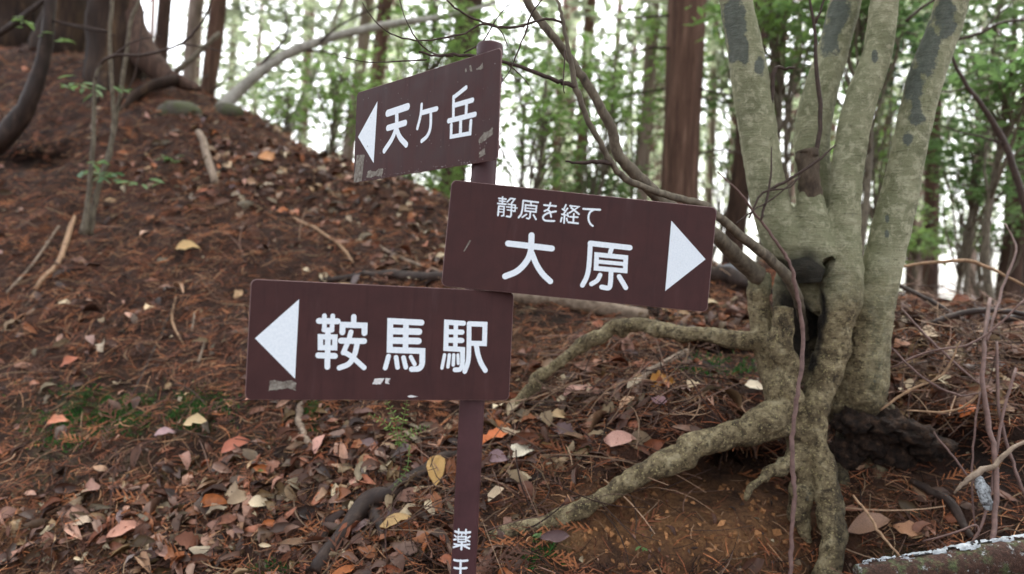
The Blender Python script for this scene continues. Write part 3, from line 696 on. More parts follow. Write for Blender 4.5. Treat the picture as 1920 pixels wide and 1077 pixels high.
b1 = Board((-.2601, 2.0544, 1.9119, -.8205, .0006, -.0263, .6181, .2593), 'topmost brown board turned away, pointing left')
b2 = Board((.1575, 1.8925, 1.6045, .0485, -.0128, .0481, .6383, .252), 'middle brown board tilted down to the right, pointing right')
b3 = Board((-.2786, 1.8153, 1.3585, .3301, -.018, .0004, .602, .2612), 'lowest brown board pointing left with three large characters')
# top board
k1 = ((640, 60), 3.591)
tr = lambda k, pts: [(k[0][0] + x / k[1], k[0][1] + y / k[1]) for x, y in pts]
b1.poly('arrow', tr(k1, [(244, 468), (113, 708), (218, 884)]), 'white')
b1.glyph('character', [(36, [(312, 549), (448, 504)]), (31, [(314, 648), (431, 613)]), (28, [(374, 530), (372, 630), (345, 715), (290, 801)], 's'), (30, [(373, 655), (395, 710), (438, 760)], 's')], *k1, label='character for heaven')
b1.glyph('character', [(20, [(542, 490), (535, 560), (513, 650)], 's'), (26, [(540, 546), (643, 518)]), (21, [(604, 535), (601, 640), (580, 700), (542, 736)], 's')], *k1, label='small katakana character')
b1.glyph('character', [(23, [(840, 376), (762, 438)]), (21, [(757, 438), (755, 595)]), (27, [(757, 497), (884, 460)]), (22, [(845, 475), (840, 570)]), (28, [(724, 600), (901, 556)]), (24, [(805, 592), (803, 690)]), (22, [(742, 627), (740, 707), (868, 684), (874, 600)])], *k1, label='character for mountain peak')
b1.poly('tape_residue', [(669, 291), (684, 290), (678, 340), (663, 343)], 'tape', .0006, 'grey rectangle of old tape at the lower left corner', seed=2)
b1.poly('tape_residue', [(690, 320), (704, 322), (712, 316), (719, 317), (716, 331), (704, 330), (694, 334), (687, 334)], 'tape', .0008, seed=3)
b1.poly('tape_residue', [(898, 262), (908, 250), (924, 240), (924, 252), (912, 262), (899, 271)], 'tape', .001, seed=4)
b1.poly('tape_residue', [(899, 286), (909, 278), (910, 290), (899, 296)], 'tape', .0008, seed=5)
for q_, pp in enumerate([[(872, 131), (874, 128), (876, 134), (873, 136)], [(880, 124), (883, 122), (886, 134), (882, 135)], [(893, 129), (899, 126), (905, 118), (906, 129), (894, 132)]]): b1.poly('scratch', pp, 'tape', .0004, seed=q_)
# middle board
k2 = ((820, 320), 3.5556)
b2.poly('arrow', tr(k2, [(1560, 335), (1519, 803), (1788, 592)]), 'white_dusty', label='white arrow speckled with grey dirt')
b2.glyph('character', [(40, [(472, 487), (763, 520)]), (40, [(628, 432), (622, 540), (590, 612), (530, 672), (452, 706)], 's'), (38, [(630, 552), (660, 625), (702, 690), (753, 739)], 's')], *k2, label='large character for big')
b2.glyph('character', [(36, [(1020, 486), (1283, 515)]), (32, [(1020, 488), (1010, 640), (995, 710), (967, 765)], 's'), (30, [(1162, 518), (1152, 548)]), (31, [(1062, 561), (1256, 580), (1252, 669), (1058, 652)], 'c'), (26, [(1065, 607), (1250, 624)]), (32, [(1158, 672), (1153, 755), (1140, 783), (1095, 777)], 's'), (30, [(1085, 697), (1065, 733), (1027, 757)], 's'), (32, [(1212, 707), (1256, 781)])], *k2, label='large character for plain')
ks = ((925, 360), 17.37)
b2.glyph('character', [(52, [(180, 215), (412, 240)]), (48, [(200, 296), (382, 315)]), (55, [(150, 380), (408, 405)]), (50, [(302, 168), (290, 400)]), (58, [(178, 468), (166, 620), (150, 768)], 's'), (50, [(180, 466), (352, 482), (336, 772), (270, 786)]), (36, [(200, 560), (340, 572)]), (36, [(195, 652), (335, 664)]),
    (55, [(560, 222), (450, 330)]), (50, [(560, 216), (695, 236), (590, 378)]), (45, [(480, 405), (715, 438), (705, 636), (650, 634)]), (42, [(430, 490), (770, 530)]), (42, [(455, 590), (700, 625)]), (56, [(600, 420), (575, 775), (540, 818), (430, 800)])], *ks, label='small first character of the upper line')
b2.glyph('character', [(58, [(975, 287), (1458, 345)]), (58, [(975, 287), (945, 560), (900, 740), (822, 838)], 's'), (52, [(1215, 332), (1232, 400)]), (55, [(1050, 428), (1405, 462), (1385, 660), (1035, 622)], 'c'), (40, [(1060, 530), (1390, 562)]), (52, [(1205, 660), (1190, 838), (1150, 878), (1087, 860)]), (52, [(1078, 735), (942, 828)]), (54, [(1305, 752), (1388, 898)])], *ks, label='small second character of the upper line')
kt = ((1010, 370), 14.77)
b2.glyph('character', [(50, [(152, 220), (478, 250)]), (48, [(325, 162), (270, 320), (157, 388)], 's'), (46, [(245, 358), (312, 402), (345, 548)], 's'), (52, [(478, 395), (300, 430), (180, 482), (117, 560), (165, 640), (300, 660), (432, 661)], 's')], *kt, label='small hiragana character of the upper line')
b2.glyph('character', [(45, [(755, 214), (700, 330)]), (44, [(657, 332), (738, 388)]), (45, [(797, 312), (690, 468)]), (44, [(640, 475), (812, 508)]), (40, [(795, 446), (818, 540)]), (48, [(715, 490), (702, 718)]), (46, [(640, 570), (610, 678)]), (44, [(775, 588), (788, 655)]),
    (48, [(866, 242), (1112, 268), (842, 440)]), (52, [(900, 292), (1112, 472)]), (46, [(868, 545), (1078, 556)]), (46, [(975, 462), (955, 690)]), (52, [(818, 695), (1088, 727)])], *kt, label='small fourth character of the upper line')
b2.glyph('character', [(56, [(1237, 325), (1700, 350)]), (54, [(1520, 352), (1420, 420), (1380, 540), (1390, 660), (1440, 750), (1498, 798)], 's')], *kt, label='small last hiragana of the upper line')
b2.poly('scratch', [(881, 450), (883, 452), (871, 472), (869, 471)], 'tape', .0002, seed=6)
# lowest board
k3 = ((440, 500), 3.5556)
b3.poly('arrow', tr(k3, [(430, 218), (135, 479), (402, 748)]), 'white')
k4 = ((585, 580), 8.617)
b3.glyph('character', [(95, [(112, 190), (413, 196)]), (75, [(200, 106), (200, 332)]), (75, [(335, 108), (320, 332)]), (78, [(193, 335), (322, 340)]), (84, [(135, 445), (370, 450), (366, 625), (135, 622)], 'c'), (90, [(258, 340), (247, 935)]), (95, [(102, 746), (368, 756)]),
    (86, [(675, 122), (672, 250)]), (93, [(490, 375), (494, 252), (850, 264), (846, 388)]), (80, [(628, 370), (590, 500), (505, 705)], 's'), (82, [(515, 690), (650, 775), (840, 945)], 's'), (86, [(735, 520), (690, 720), (600, 878), (442, 948)], 's'), (95, [(467, 510), (840, 516)])], *k4, label='first large character, for saddle')
k5 = ((705, 585), 8.975)
b3.glyph('character', [(100, [(765, 182), (240, 156), (230, 640), (780, 660), (778, 840)]), (92, [(778, 820), (770, 895), (720, 955), (600, 965)], 's'), (108, [(250, 322), (723, 335)]), (108, [(250, 482), (713, 492)]), (95, [(505, 170), (495, 640)]), (80, [(210, 747), (155, 945)]), (78, [(337, 765), (362, 935)]), (78, [(462, 770), (500, 932)]), (70, [(585, 760), (648, 880)])], *k5, label='second large character, for horse')
k6 = ((815, 590), 8.975)
b3.glyph('character', [(84, [(485, 148), (200, 130), (186, 572), (470, 590), (468, 780)]), (78, [(468, 770), (460, 860), (425, 922), (340, 930)], 's'), (85, [(205, 290), (460, 298)]), (88, [(195, 430), (455, 438)]), (75, [(358, 140), (345, 580)]), (58, [(165, 680), (122, 900)]), (58, [(247, 680), (222, 882)]), (58, [(320, 680), (311, 850)]), (52, [(390, 680), (396, 825)]),
    (80, [(578, 155), (575, 520), (562, 780), (505, 958)], 's'), (84, [(582, 157), (845, 166), (836, 490), (590, 484)]), (84, [(700, 530), (730, 680), (780, 820), (850, 940)], 's')], *k6, label='third large character, for station')
b3.poly('tape_residue', [(506, 714), (512, 713), (530, 716), (548, 713), (556, 718), (554, 732), (540, 728), (524, 730), (504, 733)], 'tape', .0009, 'pale smear of old tape below the arrow', seed=7)
b3.poly('scratch', [(703, 710), (721, 710), (714, 721), (698, 721)], 'scratch', .0004, seed=8)
b3.poly('scratch', [(723, 709), (733, 710), (724, 713), (732, 715), (722, 717), (731, 721), (722, 719)], 'scratch', .0002, seed=9)
b3.poly('scratch', [(764, 743), (770, 741), (784, 744), (776, 745), (768, 746)], 'scratch', .0002, seed=10)
# rain drops beading on the top board
g_ = np.random.default_rng(5); dv, df, o_ = [], [], 0
th_ = np.linspace(0, 2 * math.pi, 8, endpoint=False)
for q_ in range(120):
    if q_ < 60: lx, lz = g_.uniform(-.29, .29), -.1285 + abs(g_.normal()) * .004
    else: lx, lz = g_.uniform(-.28, .29), g_.uniform(-.12, .12)
    r = g_.uniform(.0005, .0014)
    V = np.vstack([np.stack([lx + r * np.cos(th_), np.full(8, -.0002), lz + r * 1.2 * np.sin(th_)], 1), np.stack([lx + .6 * r * np.cos(th_), np.full(8, -.0002 - r * .7), lz + .7 * r * np.sin(th_)], 1), [[lx, -.0002 - r * .9, lz]]])
    a = np.arange(8); b = (a + 1) % 8
    df += [np.vstack([np.stack([a, 8 + a, 8 + b], 1), np.stack([a, 8 + b, b], 1), np.stack([8 + a, np.full(8, 16), 8 + b], 1)]) + o_]; dv.append(V); o_ += 17
obj('rain_drops', mesh('rain_drops', np.vstack(dv), np.vstack(df), M['drop']), b1.o, kind='stuff')
# clamps and bolts behind each board
def ring(z, h_, r0, r1, n=32):
    a = np.linspace(0, 2 * math.pi, n, endpoint=False); c_ = np.stack([np.cos(a), np.sin(a)], 1)
    V = np.vstack([np.column_stack([POLE + c_ * r, np.full(n, zz)]) for r, zz in ((r0, z - h_), (r1, z - h_), (r1, z + h_), (r0, z + h_))])
    i_ = np.arange(n); k_ = (i_ + 1) % n
    return V, [np.vstack([np.stack([a_ * n + i_, a_ * n + k_, ((a_ + 1) % 4) * n + k_, ((a_ + 1) % 4) * n + i_], 1) for a_ in range(4)]), np.zeros((0, 3), int)]
def boxv(c, ex, ey, ez):
    V = np.array([c + sx * ex + sy * ey + sz * ez for sx in (-1, 1) for sy in (-1, 1) for sz in (-1, 1)])
    return V, [np.array([(0, 1, 3, 2), (4, 6, 7, 5), (0, 4, 5, 1), (2, 3, 7, 6), (0, 2, 6, 4), (1, 5, 7, 3)]), np.zeros((0, 3), int)]
for b in (b1, b2, b3):
    ex, ny_ = b.M @ np.array([1.0, 0, 0]), b.M @ np.array([0, 1.0, 0])
    for dz in (.08, -.08):
        z0 = b.c[2] + dz
        ctr = np.array([POLE[0], POLE[1], z0])
        pr = ctr - ny_ * ((ctr - b.c) @ ny_ - .004)
        parts = [ring(z0, .011, PR + .0002, PR + .0028)]
        mid = (pr + ctr - ny_ * (PR + .001)) / 2; hl = max(.002, np.linalg.norm(ctr - ny_ * PR - pr) / 2)
        parts.append(boxv(mid, ex * .012, ny_ * hl, np.array([0, 0, .0105])))
        for s_ in (-1, 1): parts.append(boxv(ctr + ex * s_ * (PR + .009), ex * .0085, ny_ * .003, np.array([0, 0, .0108])))
        v, f = join(parts); br = under('bracket', mesh('bracket', v, f, M['pole_brown'], False), post)
        for s_ in (-1, 1):
            a0 = ctr + ex * s_ * (PR + .011)
            v, f = join([tube([a0 - ny_ * .012, a0 + ny_ * .011], .003, 8), tube([a0 - ny_ * .009, a0 - ny_ * .0035], .0058, 6), tube([a0 + ny_ * .0035, a0 + ny_ * .008], .0058, 6)])
            me = mesh('bolt', v, f, M['steel'], False); me.transform(Matrix.Translation(-post.location)); obj('bolt', me, br)
# lettering down the pole
def pole_glyph(strokes, org, sc_, label):
    Vs, Ts, o_ = [], [], 0; lift = .0004
    for st in strokes:
        pts = []
        for x, y in st[1]:
            d = ray(org[0] + x / sc_, org[1] + y / sc_); d2 = d[:2]; oc = CAM[:2] - POLE; A = d2 @ d2; B = oc @ d2; C = oc @ oc - PR ** 2
            tt = (-B - math.sqrt(max(B * B - A * C, 0))) / A; q = CAM + tt * d
            pts.append((math.atan2(q[0] - POLE[0], -(q[1] - POLE[1])) * PR, q[2]))
        p2 = np.array(pts); dense = []
        for a, b in zip(p2[:-1], p2[1:]): dense += [a + (b - a) * t_ for t_ in np.linspace(0, 1, 7)[:-1]]
        dense.append(p2[-1])
        if 'c' in (st[2] if len(st) > 2 else ''):
            dense += [p2[-1] + (p2[0] - p2[-1]) * t_ for t_ in np.linspace(0, 1, 7)[1:-1]]
        v2, t2 = stroke(dense, st[0] / sc_ * 1.9 / FPX, 'c' in (st[2] if len(st) > 2 else ''))
        lift += .00005; a = v2[:, 0] / PR
        Vs.append(np.stack([POLE[0] + (PR + lift) * np.sin(a), POLE[1] - (PR + lift) * np.cos(a), v2[:, 1]], 1)); Ts.append(t2 + o_); o_ += len(v2)
    me = mesh('character', np.vstack(Vs), np.vstack(Ts), M['white'], True); me.transform(Matrix.Translation(-post.location)); obj('character', me, pole, label=label)
k7 = ((835, 980), 11.1)
pole_glyph([(48, [(202, 185), (516, 202)]), (40, [(280, 142), (275, 235)]), (40, [(430, 150), (425, 240)]), (30, [(347, 240), (337, 280)]), (34, [(265, 290), (430, 292), (425, 400), (270, 400)], 'c'), (28, [(275, 346), (422, 346)]), (38, [(195, 265), (232, 298)]), (38, [(178, 360), (235, 347)]), (38, [(510, 290), (462, 320)]), (38, [(455, 365), (500, 393)]), (38, [(186, 445), (500, 452)]), (44, [(345, 400), (335, 558)]), (40, [(320, 468), (172, 514)]), (40, [(360, 468), (495, 538)])], *k7, label='white character for medicine painted on the pole')
pole_glyph([(48, [(182, 780), (458, 790)]), (48, [(320, 790), (312, 1130)]), (46, [(187, 943), (440, 945)]), (48, [(150, 1130), (460, 1135)])], *k7, label='white character for king painted on the pole')

# ------------------------------------------------------------------ leaves used on living plants
def leaf_shape(L=1.0, W=.42, n=5, fold=.12, droop=.15, curl=0.0, lobes=0.0, g=None, wav=0.0):
    """a leaf along +x, root at 0: verts, tris"""
    s = np.linspace(0, 1, n); prof = np.sin(np.pi * np.clip(s, 0.02, .985) ** .85) ** .8 * W / 2
    if lobes: prof = prof * (1 + lobes * np.where(np.arange(n) % 2 == 0, 1, -1))
    V, T = [], []
    wv = g.normal(size=(n, 4)) * wav if g is not None else np.zeros((n, 4))
    for i in range(n):
        x = s[i] * L; zc = -droop * s[i] ** 2 + curl * math.sin(s[i] * 3.1)
        zz = fold * prof[i] * 2
        V += [(x + wv[i, 0] * .3, prof[i] * (1 + wv[i, 1] * 2), zc + zz + wv[i, 2]), (x, wv[i, 0] * .3, zc), (x - wv[i, 0] * .3, -prof[i] * (1 + wv[i, 3] * 2), zc + zz * .9 + wv[i, 3])]
    for i in range(n - 1):
        a, b = 3 * i, 3 * i + 3
        T += [(a, a + 1, b + 1), (a, b + 1, b), (a + 1, a + 2, b + 2), (a + 1, b + 2, b + 1)]
    return np.array(V), np.array(T)
LEAF4 = (np.array([(0, 0, 0), (.5, .21, .06), (1, 0, -.1), (.5, -.21, .06)], float), np.array([(0, 1, 2), (0, 2, 3)]))
LEAF8 = leaf_shape(1, .42, 4)
def leaf_cloud(ctrs, per, spread, size, g, flat=.5, tmpl=LEAF4):
    pos = np.repeat(ctrs, per, 0) + g.normal(size=(len(ctrs) * per, 3)) * np.array([spread, spread, spread * flat])
    n = len(pos); up = np.tile([0, 0, 1.0], (n, 1))
    R_ = frames(up, g.random(n) * 6.28, .45, g)
    return scatter(tmpl[0], tmpl[1], pos, R_, size * g.uniform(.6, 1.35, n))
def ell(g, n, c, r):
    d = g.normal(size=(n, 3)); d /= np.linalg.norm(d, axis=1)[:, None]
    return np.array(c) + d * (g.random(n) ** .45)[:, None] * np.array(r)

# crown of a tall conifer: drooping sprays round the upper trunk, shared by all of them
g = np.random.default_rng(21)
def conifer_crown(z0, z1, r0, n, seed):
    g = np.random.default_rng(seed)
    z = z0 + (z1 - z0) * g.random(n) ** 1.2; a = g.random(n) * 6.28; rr = r0 * (1 - (z - z0) / (z1 - z0) * .85) * np.sqrt(g.random(n))
    ctr = np.stack([rr * np.cos(a), rr * np.sin(a), z - rr * .25], 1)
    v, f = leaf_cloud(ctr, 9, .26, .26, g, .6)
    return mesh('conifer_crown', v, f, M['needle_green'], False)
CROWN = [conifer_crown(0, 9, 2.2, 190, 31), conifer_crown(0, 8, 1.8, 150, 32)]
def conifer(rows, mat, label, group=None, height=15, crown_z=6.5, name='cedar_tree', sides=14, ci=0, flare=1.35, cat='tree', dead=9):
    """rows: two or more (px, py, depth, width px) from top to bottom in view"""
    w_, r_ = chain(rows, 3)
    w_, r_ = w_[::-1], r_[::-1]                      # from the foot up
    d0 = (w_[0] - w_[1]) / np.linalg.norm(w_[0] - w_[1])
    p = w_[0].copy(); lo = [];
    for s_ in range(80):
        gz = float(hgt(p[:1], p[1:2])[0])
        if p[2] < gz - .15: break
        p = p + d0 * .25 * (1 if d0[2] < -.3 else 0) + (np.array([0, 0, -.25]) if d0[2] >= -.3 else 0); lo.append(p.copy())
    lo = np.array(lo[::-1]).reshape(-1, 3)
    d1 = (w_[-1] - w_[-2]) / np.linalg.norm(w_[-1] - w_[-2])
    foot = lo[0] if len(lo) else w_[0]
    hi, q = [], w_[-1].copy()
    while q[2] < foot[2] + height:
        d1 = d1 * .9 + np.array([0, 0, .1]); d1 /= np.linalg.norm(d1); q = q + d1 * 1.0; hi.append(q.copy())
    hi = np.array(hi).reshape(-1, 3)
    pts = np.vstack([lo, w_, hi])
    rad = np.concatenate([np.full(len(lo), r_[0]), r_, np.linspace(r_[-1], r_[-1] * .35, len(hi))])
    z = pts[:, 2] - foot[2]; rad = rad * (1 + (flare - 1) * np.exp(-np.clip(z, 0, 9) / .35))
    root = empty(name, foot, label, cat, group)
    v, f = tube(pts, rad, sides, .05, int(abs(foot[0] * 100)), ridges=.03)
    under('trunk', mesh('trunk', v, f, M[mat]), root)
    gb = np.random.default_rng(int(abs(foot[0]) * 1000))
    bs = []
    for q_ in range(dead):
        k = int(np.argmin(np.abs(z - gb.uniform(1.2, 6)))); a = gb.random() * 6.28; L = gb.uniform(.5, 1.6)
        d_ = np.array([math.cos(a), math.sin(a) * .6, gb.uniform(-.25, .25)])
        p1 = pts[k] + d_ * L * .5 + gb.normal(size=3) * .05; p2 = pts[k] + d_ * L + np.array([0, 0, gb.uniform(-.2, .1)]) + gb.normal(size=3) * .08
        bs.append(tube(crom(np.array([pts[k], p1, p2]), 3), np.linspace(.014, .003, 7), 5, .1, q_))
    if bs:
        v, f = join(bs); under('dead_branches', mesh('dead_branches', v, f, M['twig']), root, kind='stuff')
    if crown_z:
        k = int(np.argmin(np.abs(z - crown_z)))
        c_ = obj('crown', CROWN[ci % 2], root); c_.location = Vector([float(a) for a in pts[k]]) - root.location; c_.rotation_euler.z = foot[0]
        s_ = (height + 2 - crown_z) / 9; c_.scale = (1, 1, s_)
    return root

v, f = leaf_cloud(SHADE_CROWN_PTS, 16, .2, .12, g, .5)
under('crown', mesh('crown', v, f, M['leaf_mid'], False), big_tree)  # unseen leaf mass, added to cut the skylight below
# tall trunks behind the ridge, from the photograph
conifer([(1291, -40, 7.2, 72), (1282, 160, 7.2, 70), (1272, 370, 7.2, 68)], 'cedar', 'broad reddish brown cedar trunk rising behind the middle board')
conifer([(1463, -30, 9.5, 30), (1458, 120, 9.5, 29), (1447, 300, 9.5, 27)], 'cedar', 'slim reddish trunk seen between the first two grey stems', ci=1)
conifer([(1428, -30, 8.4, 40), (1404, 200, 8.4, 38), (1379, 430, 8.4, 38)], 'cedar_dark', 'dark reddish trunk just left of the leftmost grey stem', ci=1)
conifer([(1110, -30, 13, 21), (1098, 160, 13, 21), (1084, 360, 13, 20)], 'cedar', 'slim trunk behind the arching shoots, left of the broad cedar')
conifer([(1228, -30, 11, 24), (1216, 160, 11, 23), (1205, 340, 11, 22)], 'cedar_pale', 'grey brown trunk directly left of the broad cedar', ci=1)
conifer([(884, -30, 9.5, 52), (872, 100, 9.5, 50), (850, 340, 9.5, 46)], 'cedar_dark', 'thick dim trunk behind the top of the signpost')
conifer([(727, -30, 11, 27), (714, 80, 11, 26), (696, 250, 11, 25)], 'cedar', 'brown trunk above the left end of the top board')
conifer([(694, -30, 12.5, 24), (682, 80, 12.5, 24), (655, 270, 12.5, 23)], 'cedar_pale', 'pale brown trunk at the left edge of the top board', ci=1)
conifer([(412, -30, 10, 30), (404, 60, 10, 30), (388, 180, 10, 28)], 'cedar', 'brown trunk above the brow of the left slope', ci=1)
conifer([(372, -30, 11, 27), (362, 60, 11, 26), (352, 180, 11, 25)], 'cedar_pale', 'pale trunk rising beside the buttressed stump', ci=0)
conifer([(312, -30, 9.5, 24), (304, 60, 9.5, 24), (297, 160, 9.5, 24)], 'cedar_dark', 'slim dark trunk behind the buttressed stump', ci=1)
conifer([(1752, 120, 12, 26), (1748, 300, 12, 28), (1743, 540, 12, 29)], 'cedar_dark', 'straight dark trunk right of the rightmost grey stem', ci=0)
conifer([(1925, 300, 8.5, 46), (1910, 430, 8.5, 48), (1890, 570, 8.5, 50)], 'cedar_dark', 'dark trunk cut by the right edge of the picture', ci=1)
conifer([(1903, -30, 10, 11), (1899, 150, 10, 11), (1890, 360, 10, 11)], 'cedar_dark', 'very thin dark trunk near the right edge', ci=1, height=10)
conifer([(1714, 250, 14, 14), (1709, 400, 14, 15), (1704, 540, 14, 15)], 'cedar_dark', 'thin trunk close beside the rightmost grey stem', ci=1)
conifer([(1670, 130, 16, 15), (1664, 260, 16, 15), (1650, 430, 16, 15)], 'cedar', 'thin trunk glimpsed between the two right grey stems', ci=0)
conifer([(1342, 40, 15, 13), (1338, 200, 15, 13), (1330, 380, 15, 13)], 'cedar_pale', 'thin pale trunk between the broad cedar and the grey tree', ci=1)
conifer([(604, 100, 14, 10), (575, 170, 14, 11), (540, 255, 14, 12)], 'pale_bark', 'thin whitish leaning trunk beyond the brow of the slope', name='leaning_tree', crown_z=4.5, height=9)
conifer([(655, 90, 15, 12), (640, 190, 15, 12), (618, 290, 15, 13)], 'pale_bark', 'thin pale trunk left of the top board, behind the brow', name='leaning_tree', crown_z=5, height=10)
# many more far trunks that nothing tells apart
g = np.random.default_rng(77)
for i in range(44):
    d = g.uniform(16, 38); px = g.uniform(-60, 1980)
    wp = g.uniform(.16, .34) * FPX / d
    conifer([(px + g.uniform(12, 30), -20, d, wp * .9), (px + 8, 250, d, wp), (px, 520, d, wp * 1.05)], ['cedar_pale', 'cedar', 'cedar_pale'][i % 3],
            'distant slender trunk in the pale wood beyond the ridge', 'distant trunks beyond the ridge', height=16, crown_z=g.uniform(9, 12) if i % 2 else None, ci=i, sides=9)

# ------------------------------------------------------------------ broadleaved young trees behind the ridge
def young_tree(px, py, d, rx, rz, n, mat, label, size=.105, seed=0, group=None, name='young_tree', lean=0.0):
    g = np.random.default_rng(seed + 300)
    c = P(px, py, d); foot = np.array([c[0] + lean, c[1] + g.uniform(-.3, .3), 0.0]); foot[2] = float(hgt(foot[:1], foot[1:2])[0]) - .05
    root = empty(name, foot, label, 'tree', group)
    pts = crom(np.array([foot, foot * .6 + c * .4 + g.normal(size=3) * .12, foot * .25 + c * .75 + g.normal(size=3) * .15, c + np.array([0, 0, rz * .5])]), 5)
    parts = [tube(pts, np.linspace(.035, .012, len(pts)), 7, .08, seed)]
    n = int(n * .85); tips = ell(g, n, c, (rx, rx, rz))
    order = g.permutation(n)[:30]
    for k in order:
        b = pts[int(len(pts) * g.uniform(.45, .95))]; m = (b + tips[k]) / 2 + g.normal(size=3) * .08 + np.array([0, 0, .08])
        parts.append(tube(crom(np.array([b, m, tips[k]]), 3), np.linspace(.011, .003, 7), 5, .1, k))
    v, f = join(parts); under('trunk', mesh('trunk', v, f, M['grey_stem']), root)
    v, f = leaf_cloud(tips, 13, .12, size, g, .45)
    under('crown', mesh('crown', v, f, M[mat], False), root)
    return root
YT = [
 (1020, 230, 7.0, .62, .75, 62, 'leaf_green', 'bright green young tree right of the top board'),
 (1150, 170, 8.0, .75, .7, 60, 'leaf_green', 'fresh green young tree behind the arching shoots'),
 (1120, 330, 8.5, .6, .4, 60, 'leaf_mid', 'low green young tree above the middle board'),
 (820, 60, 8.2, .75, .55, 80, 'leaf_green', 'green young tree above the top board, left of the post'),
 (640, 175, 9.0, .7, .55, 60, 'leaf_green', 'green young tree left of the top board'),
 (540, 195, 10.0, .5, .35, 34, 'leaf_green', 'small green tree above the brow of the slope'),
 (1340, 140, 9.0, .7, 1.1, 80, 'leaf_mid', 'green young tree between the broad cedar and the grey stems'),
 (1500, 90, 7.5, .55, .9, 70, 'leaf_mid', 'leafy young tree seen between the grey stems'),
 (1620, 330, 8.5, .5, 1.1, 80, 'leaf_green', 'light green young tree low between the grey stems'),
 (1690, 70, 8.0, .6, .8, 70, 'leaf_dark', 'dark green young tree between the two right stems'),
 (1850, 300, 7.0, .55, .55, 90, 'leaf_mid', 'green leafy young tree on the right margin'),
 (1840, 430, 8.5, .6, .3, 34, 'leaf_mid', 'low green young tree at the right, near the ridge'),
 (1870, 60, 8.0, .8, .55, 70, 'leaf_mid', 'green young tree in the top right corner'),
 (800, 330, 8.0, .55, .4, 55, 'leaf_green', 'green young tree under the top board, beyond the slope'),
 (1725, 450, 10.0, .45, .4, 30, 'leaf_green', 'small light green tree behind the straight dark trunk'),
 (960, 90, 10.0, .9, .6, 70, 'leaf_mid', 'green young tree behind the top of the post'),
 (1600, 20, 5.6, .5, .28, 60, 'leaf_mid', 'leafy green sapling high between the grey stems'),
 (1900, 150, 5.4, .42, .3, 46, 'leaf_mid', 'leafy green sapling at the upper right edge'),
 (1440, 20, 6.2, .4, .35, 40, 'leaf_green', 'light green sapling beside the leftmost grey stem'),
 (1240, 60, 11.0, .9, .6, 60, 'leaf_green', 'light green tree high behind the broad cedar'),
]
for i, a in enumerate(YT): young_tree(*a, seed=i, lean=random.uniform(-.25, .25))
# the far wood, one hazy mass of foliage
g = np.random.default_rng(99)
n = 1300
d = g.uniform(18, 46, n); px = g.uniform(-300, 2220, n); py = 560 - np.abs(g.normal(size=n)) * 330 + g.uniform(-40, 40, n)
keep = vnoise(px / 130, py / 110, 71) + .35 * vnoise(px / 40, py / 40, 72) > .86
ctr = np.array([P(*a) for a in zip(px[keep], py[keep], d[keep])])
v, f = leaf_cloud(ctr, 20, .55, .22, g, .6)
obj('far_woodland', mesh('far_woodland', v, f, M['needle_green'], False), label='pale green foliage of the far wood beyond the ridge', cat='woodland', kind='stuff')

# ------------------------------------------------------------------ trees on the left slope
def placed(name, v, f, mat, label=None, cat=None, group=None, parent=None, **kw):
    o0 = np.array([v[:, 0].mean(), v[:, 1].mean(), v[:, 2].min()])
    me = mesh(name, v - o0, f, M[mat] if isinstance(mat, str) else mat, **kw)
    o = obj(name, me, parent, label, cat, group); o.location = o0; return o
def gtube(rows, n=4, sides=8, wob=.12, seed=0, lift=.5, mono=True):
    """a stick lying on the ground: rows (px, py, width px), lift in radii"""
    q = []
    for px, py, w_ in rows:
        p = on_ground(px, py); q.append((*p, w_ / 2 * p[1] / FPX))
    q = crom(np.array(q), n); p = q[:, :3].copy(); r = np.maximum(q[:, 3], .0008)
    p[:, 2] = np.maximum(p[:, 2], hgt(p[:, 0], p[:, 1])) + r * lift
    return tube(p, r, sides, wob, seed)

def big_trunk(name, rows, label, mat, flare=1.5, roots=(), sides=26):
    w_, r_ = chain(rows, 6); w_ = w_[::-1]; r_ = r_[::-1]
    d1 = np.array([.03, 0, 1.0]); top = [w_[-1] + d1 * s_ for s_ in (1, 2, 4, 6, 8)]
    foot = w_[0].copy(); foot[2] = float(hgt(foot[:1], foot[1:2])[0]) - .2
    pts = np.vstack([[foot], w_, top]); rad = np.concatenate([[r_[0]], r_, np.linspace(r_[-1], r_[-1] * .7, 5)])
    z = pts[:, 2] - foot[2] - .2; rad = rad * (1 + (flare - 1) * np.exp(-np.clip(z, 0, 9) / .3))
    root = empty(name, foot, label, 'tree')
    v, f = tube(pts, rad, sides, .09, len(rows), ridges=.035); under('trunk', mesh('trunk', v, f, M[mat]), root)
    for k, rr in enumerate(roots):
        v, f = pxtube(rr, 5, 10, .15, k); under('root', mesh('root', v, f, M['cedar_dark' if k == 0 else mat]), root)
    c_ = obj('crown', CROWN[0], root); c_.location = Vector((0, 0, 8.5))
    return root
big_trunk('cedar_tree', [(36, -60, 9.0, 96), (34, 0, 9.0, 98), (28, 75, 9.0, 104)], 'broad brown cedar trunk in the top left corner', 'cedar_old')
big_trunk('cedar_tree', [(128, -60, 8.4, 62), (126, 0, 8.4, 64), (116, 85, 8.4, 70)], 'dark cedar trunk second from the left edge', 'cedar_old')
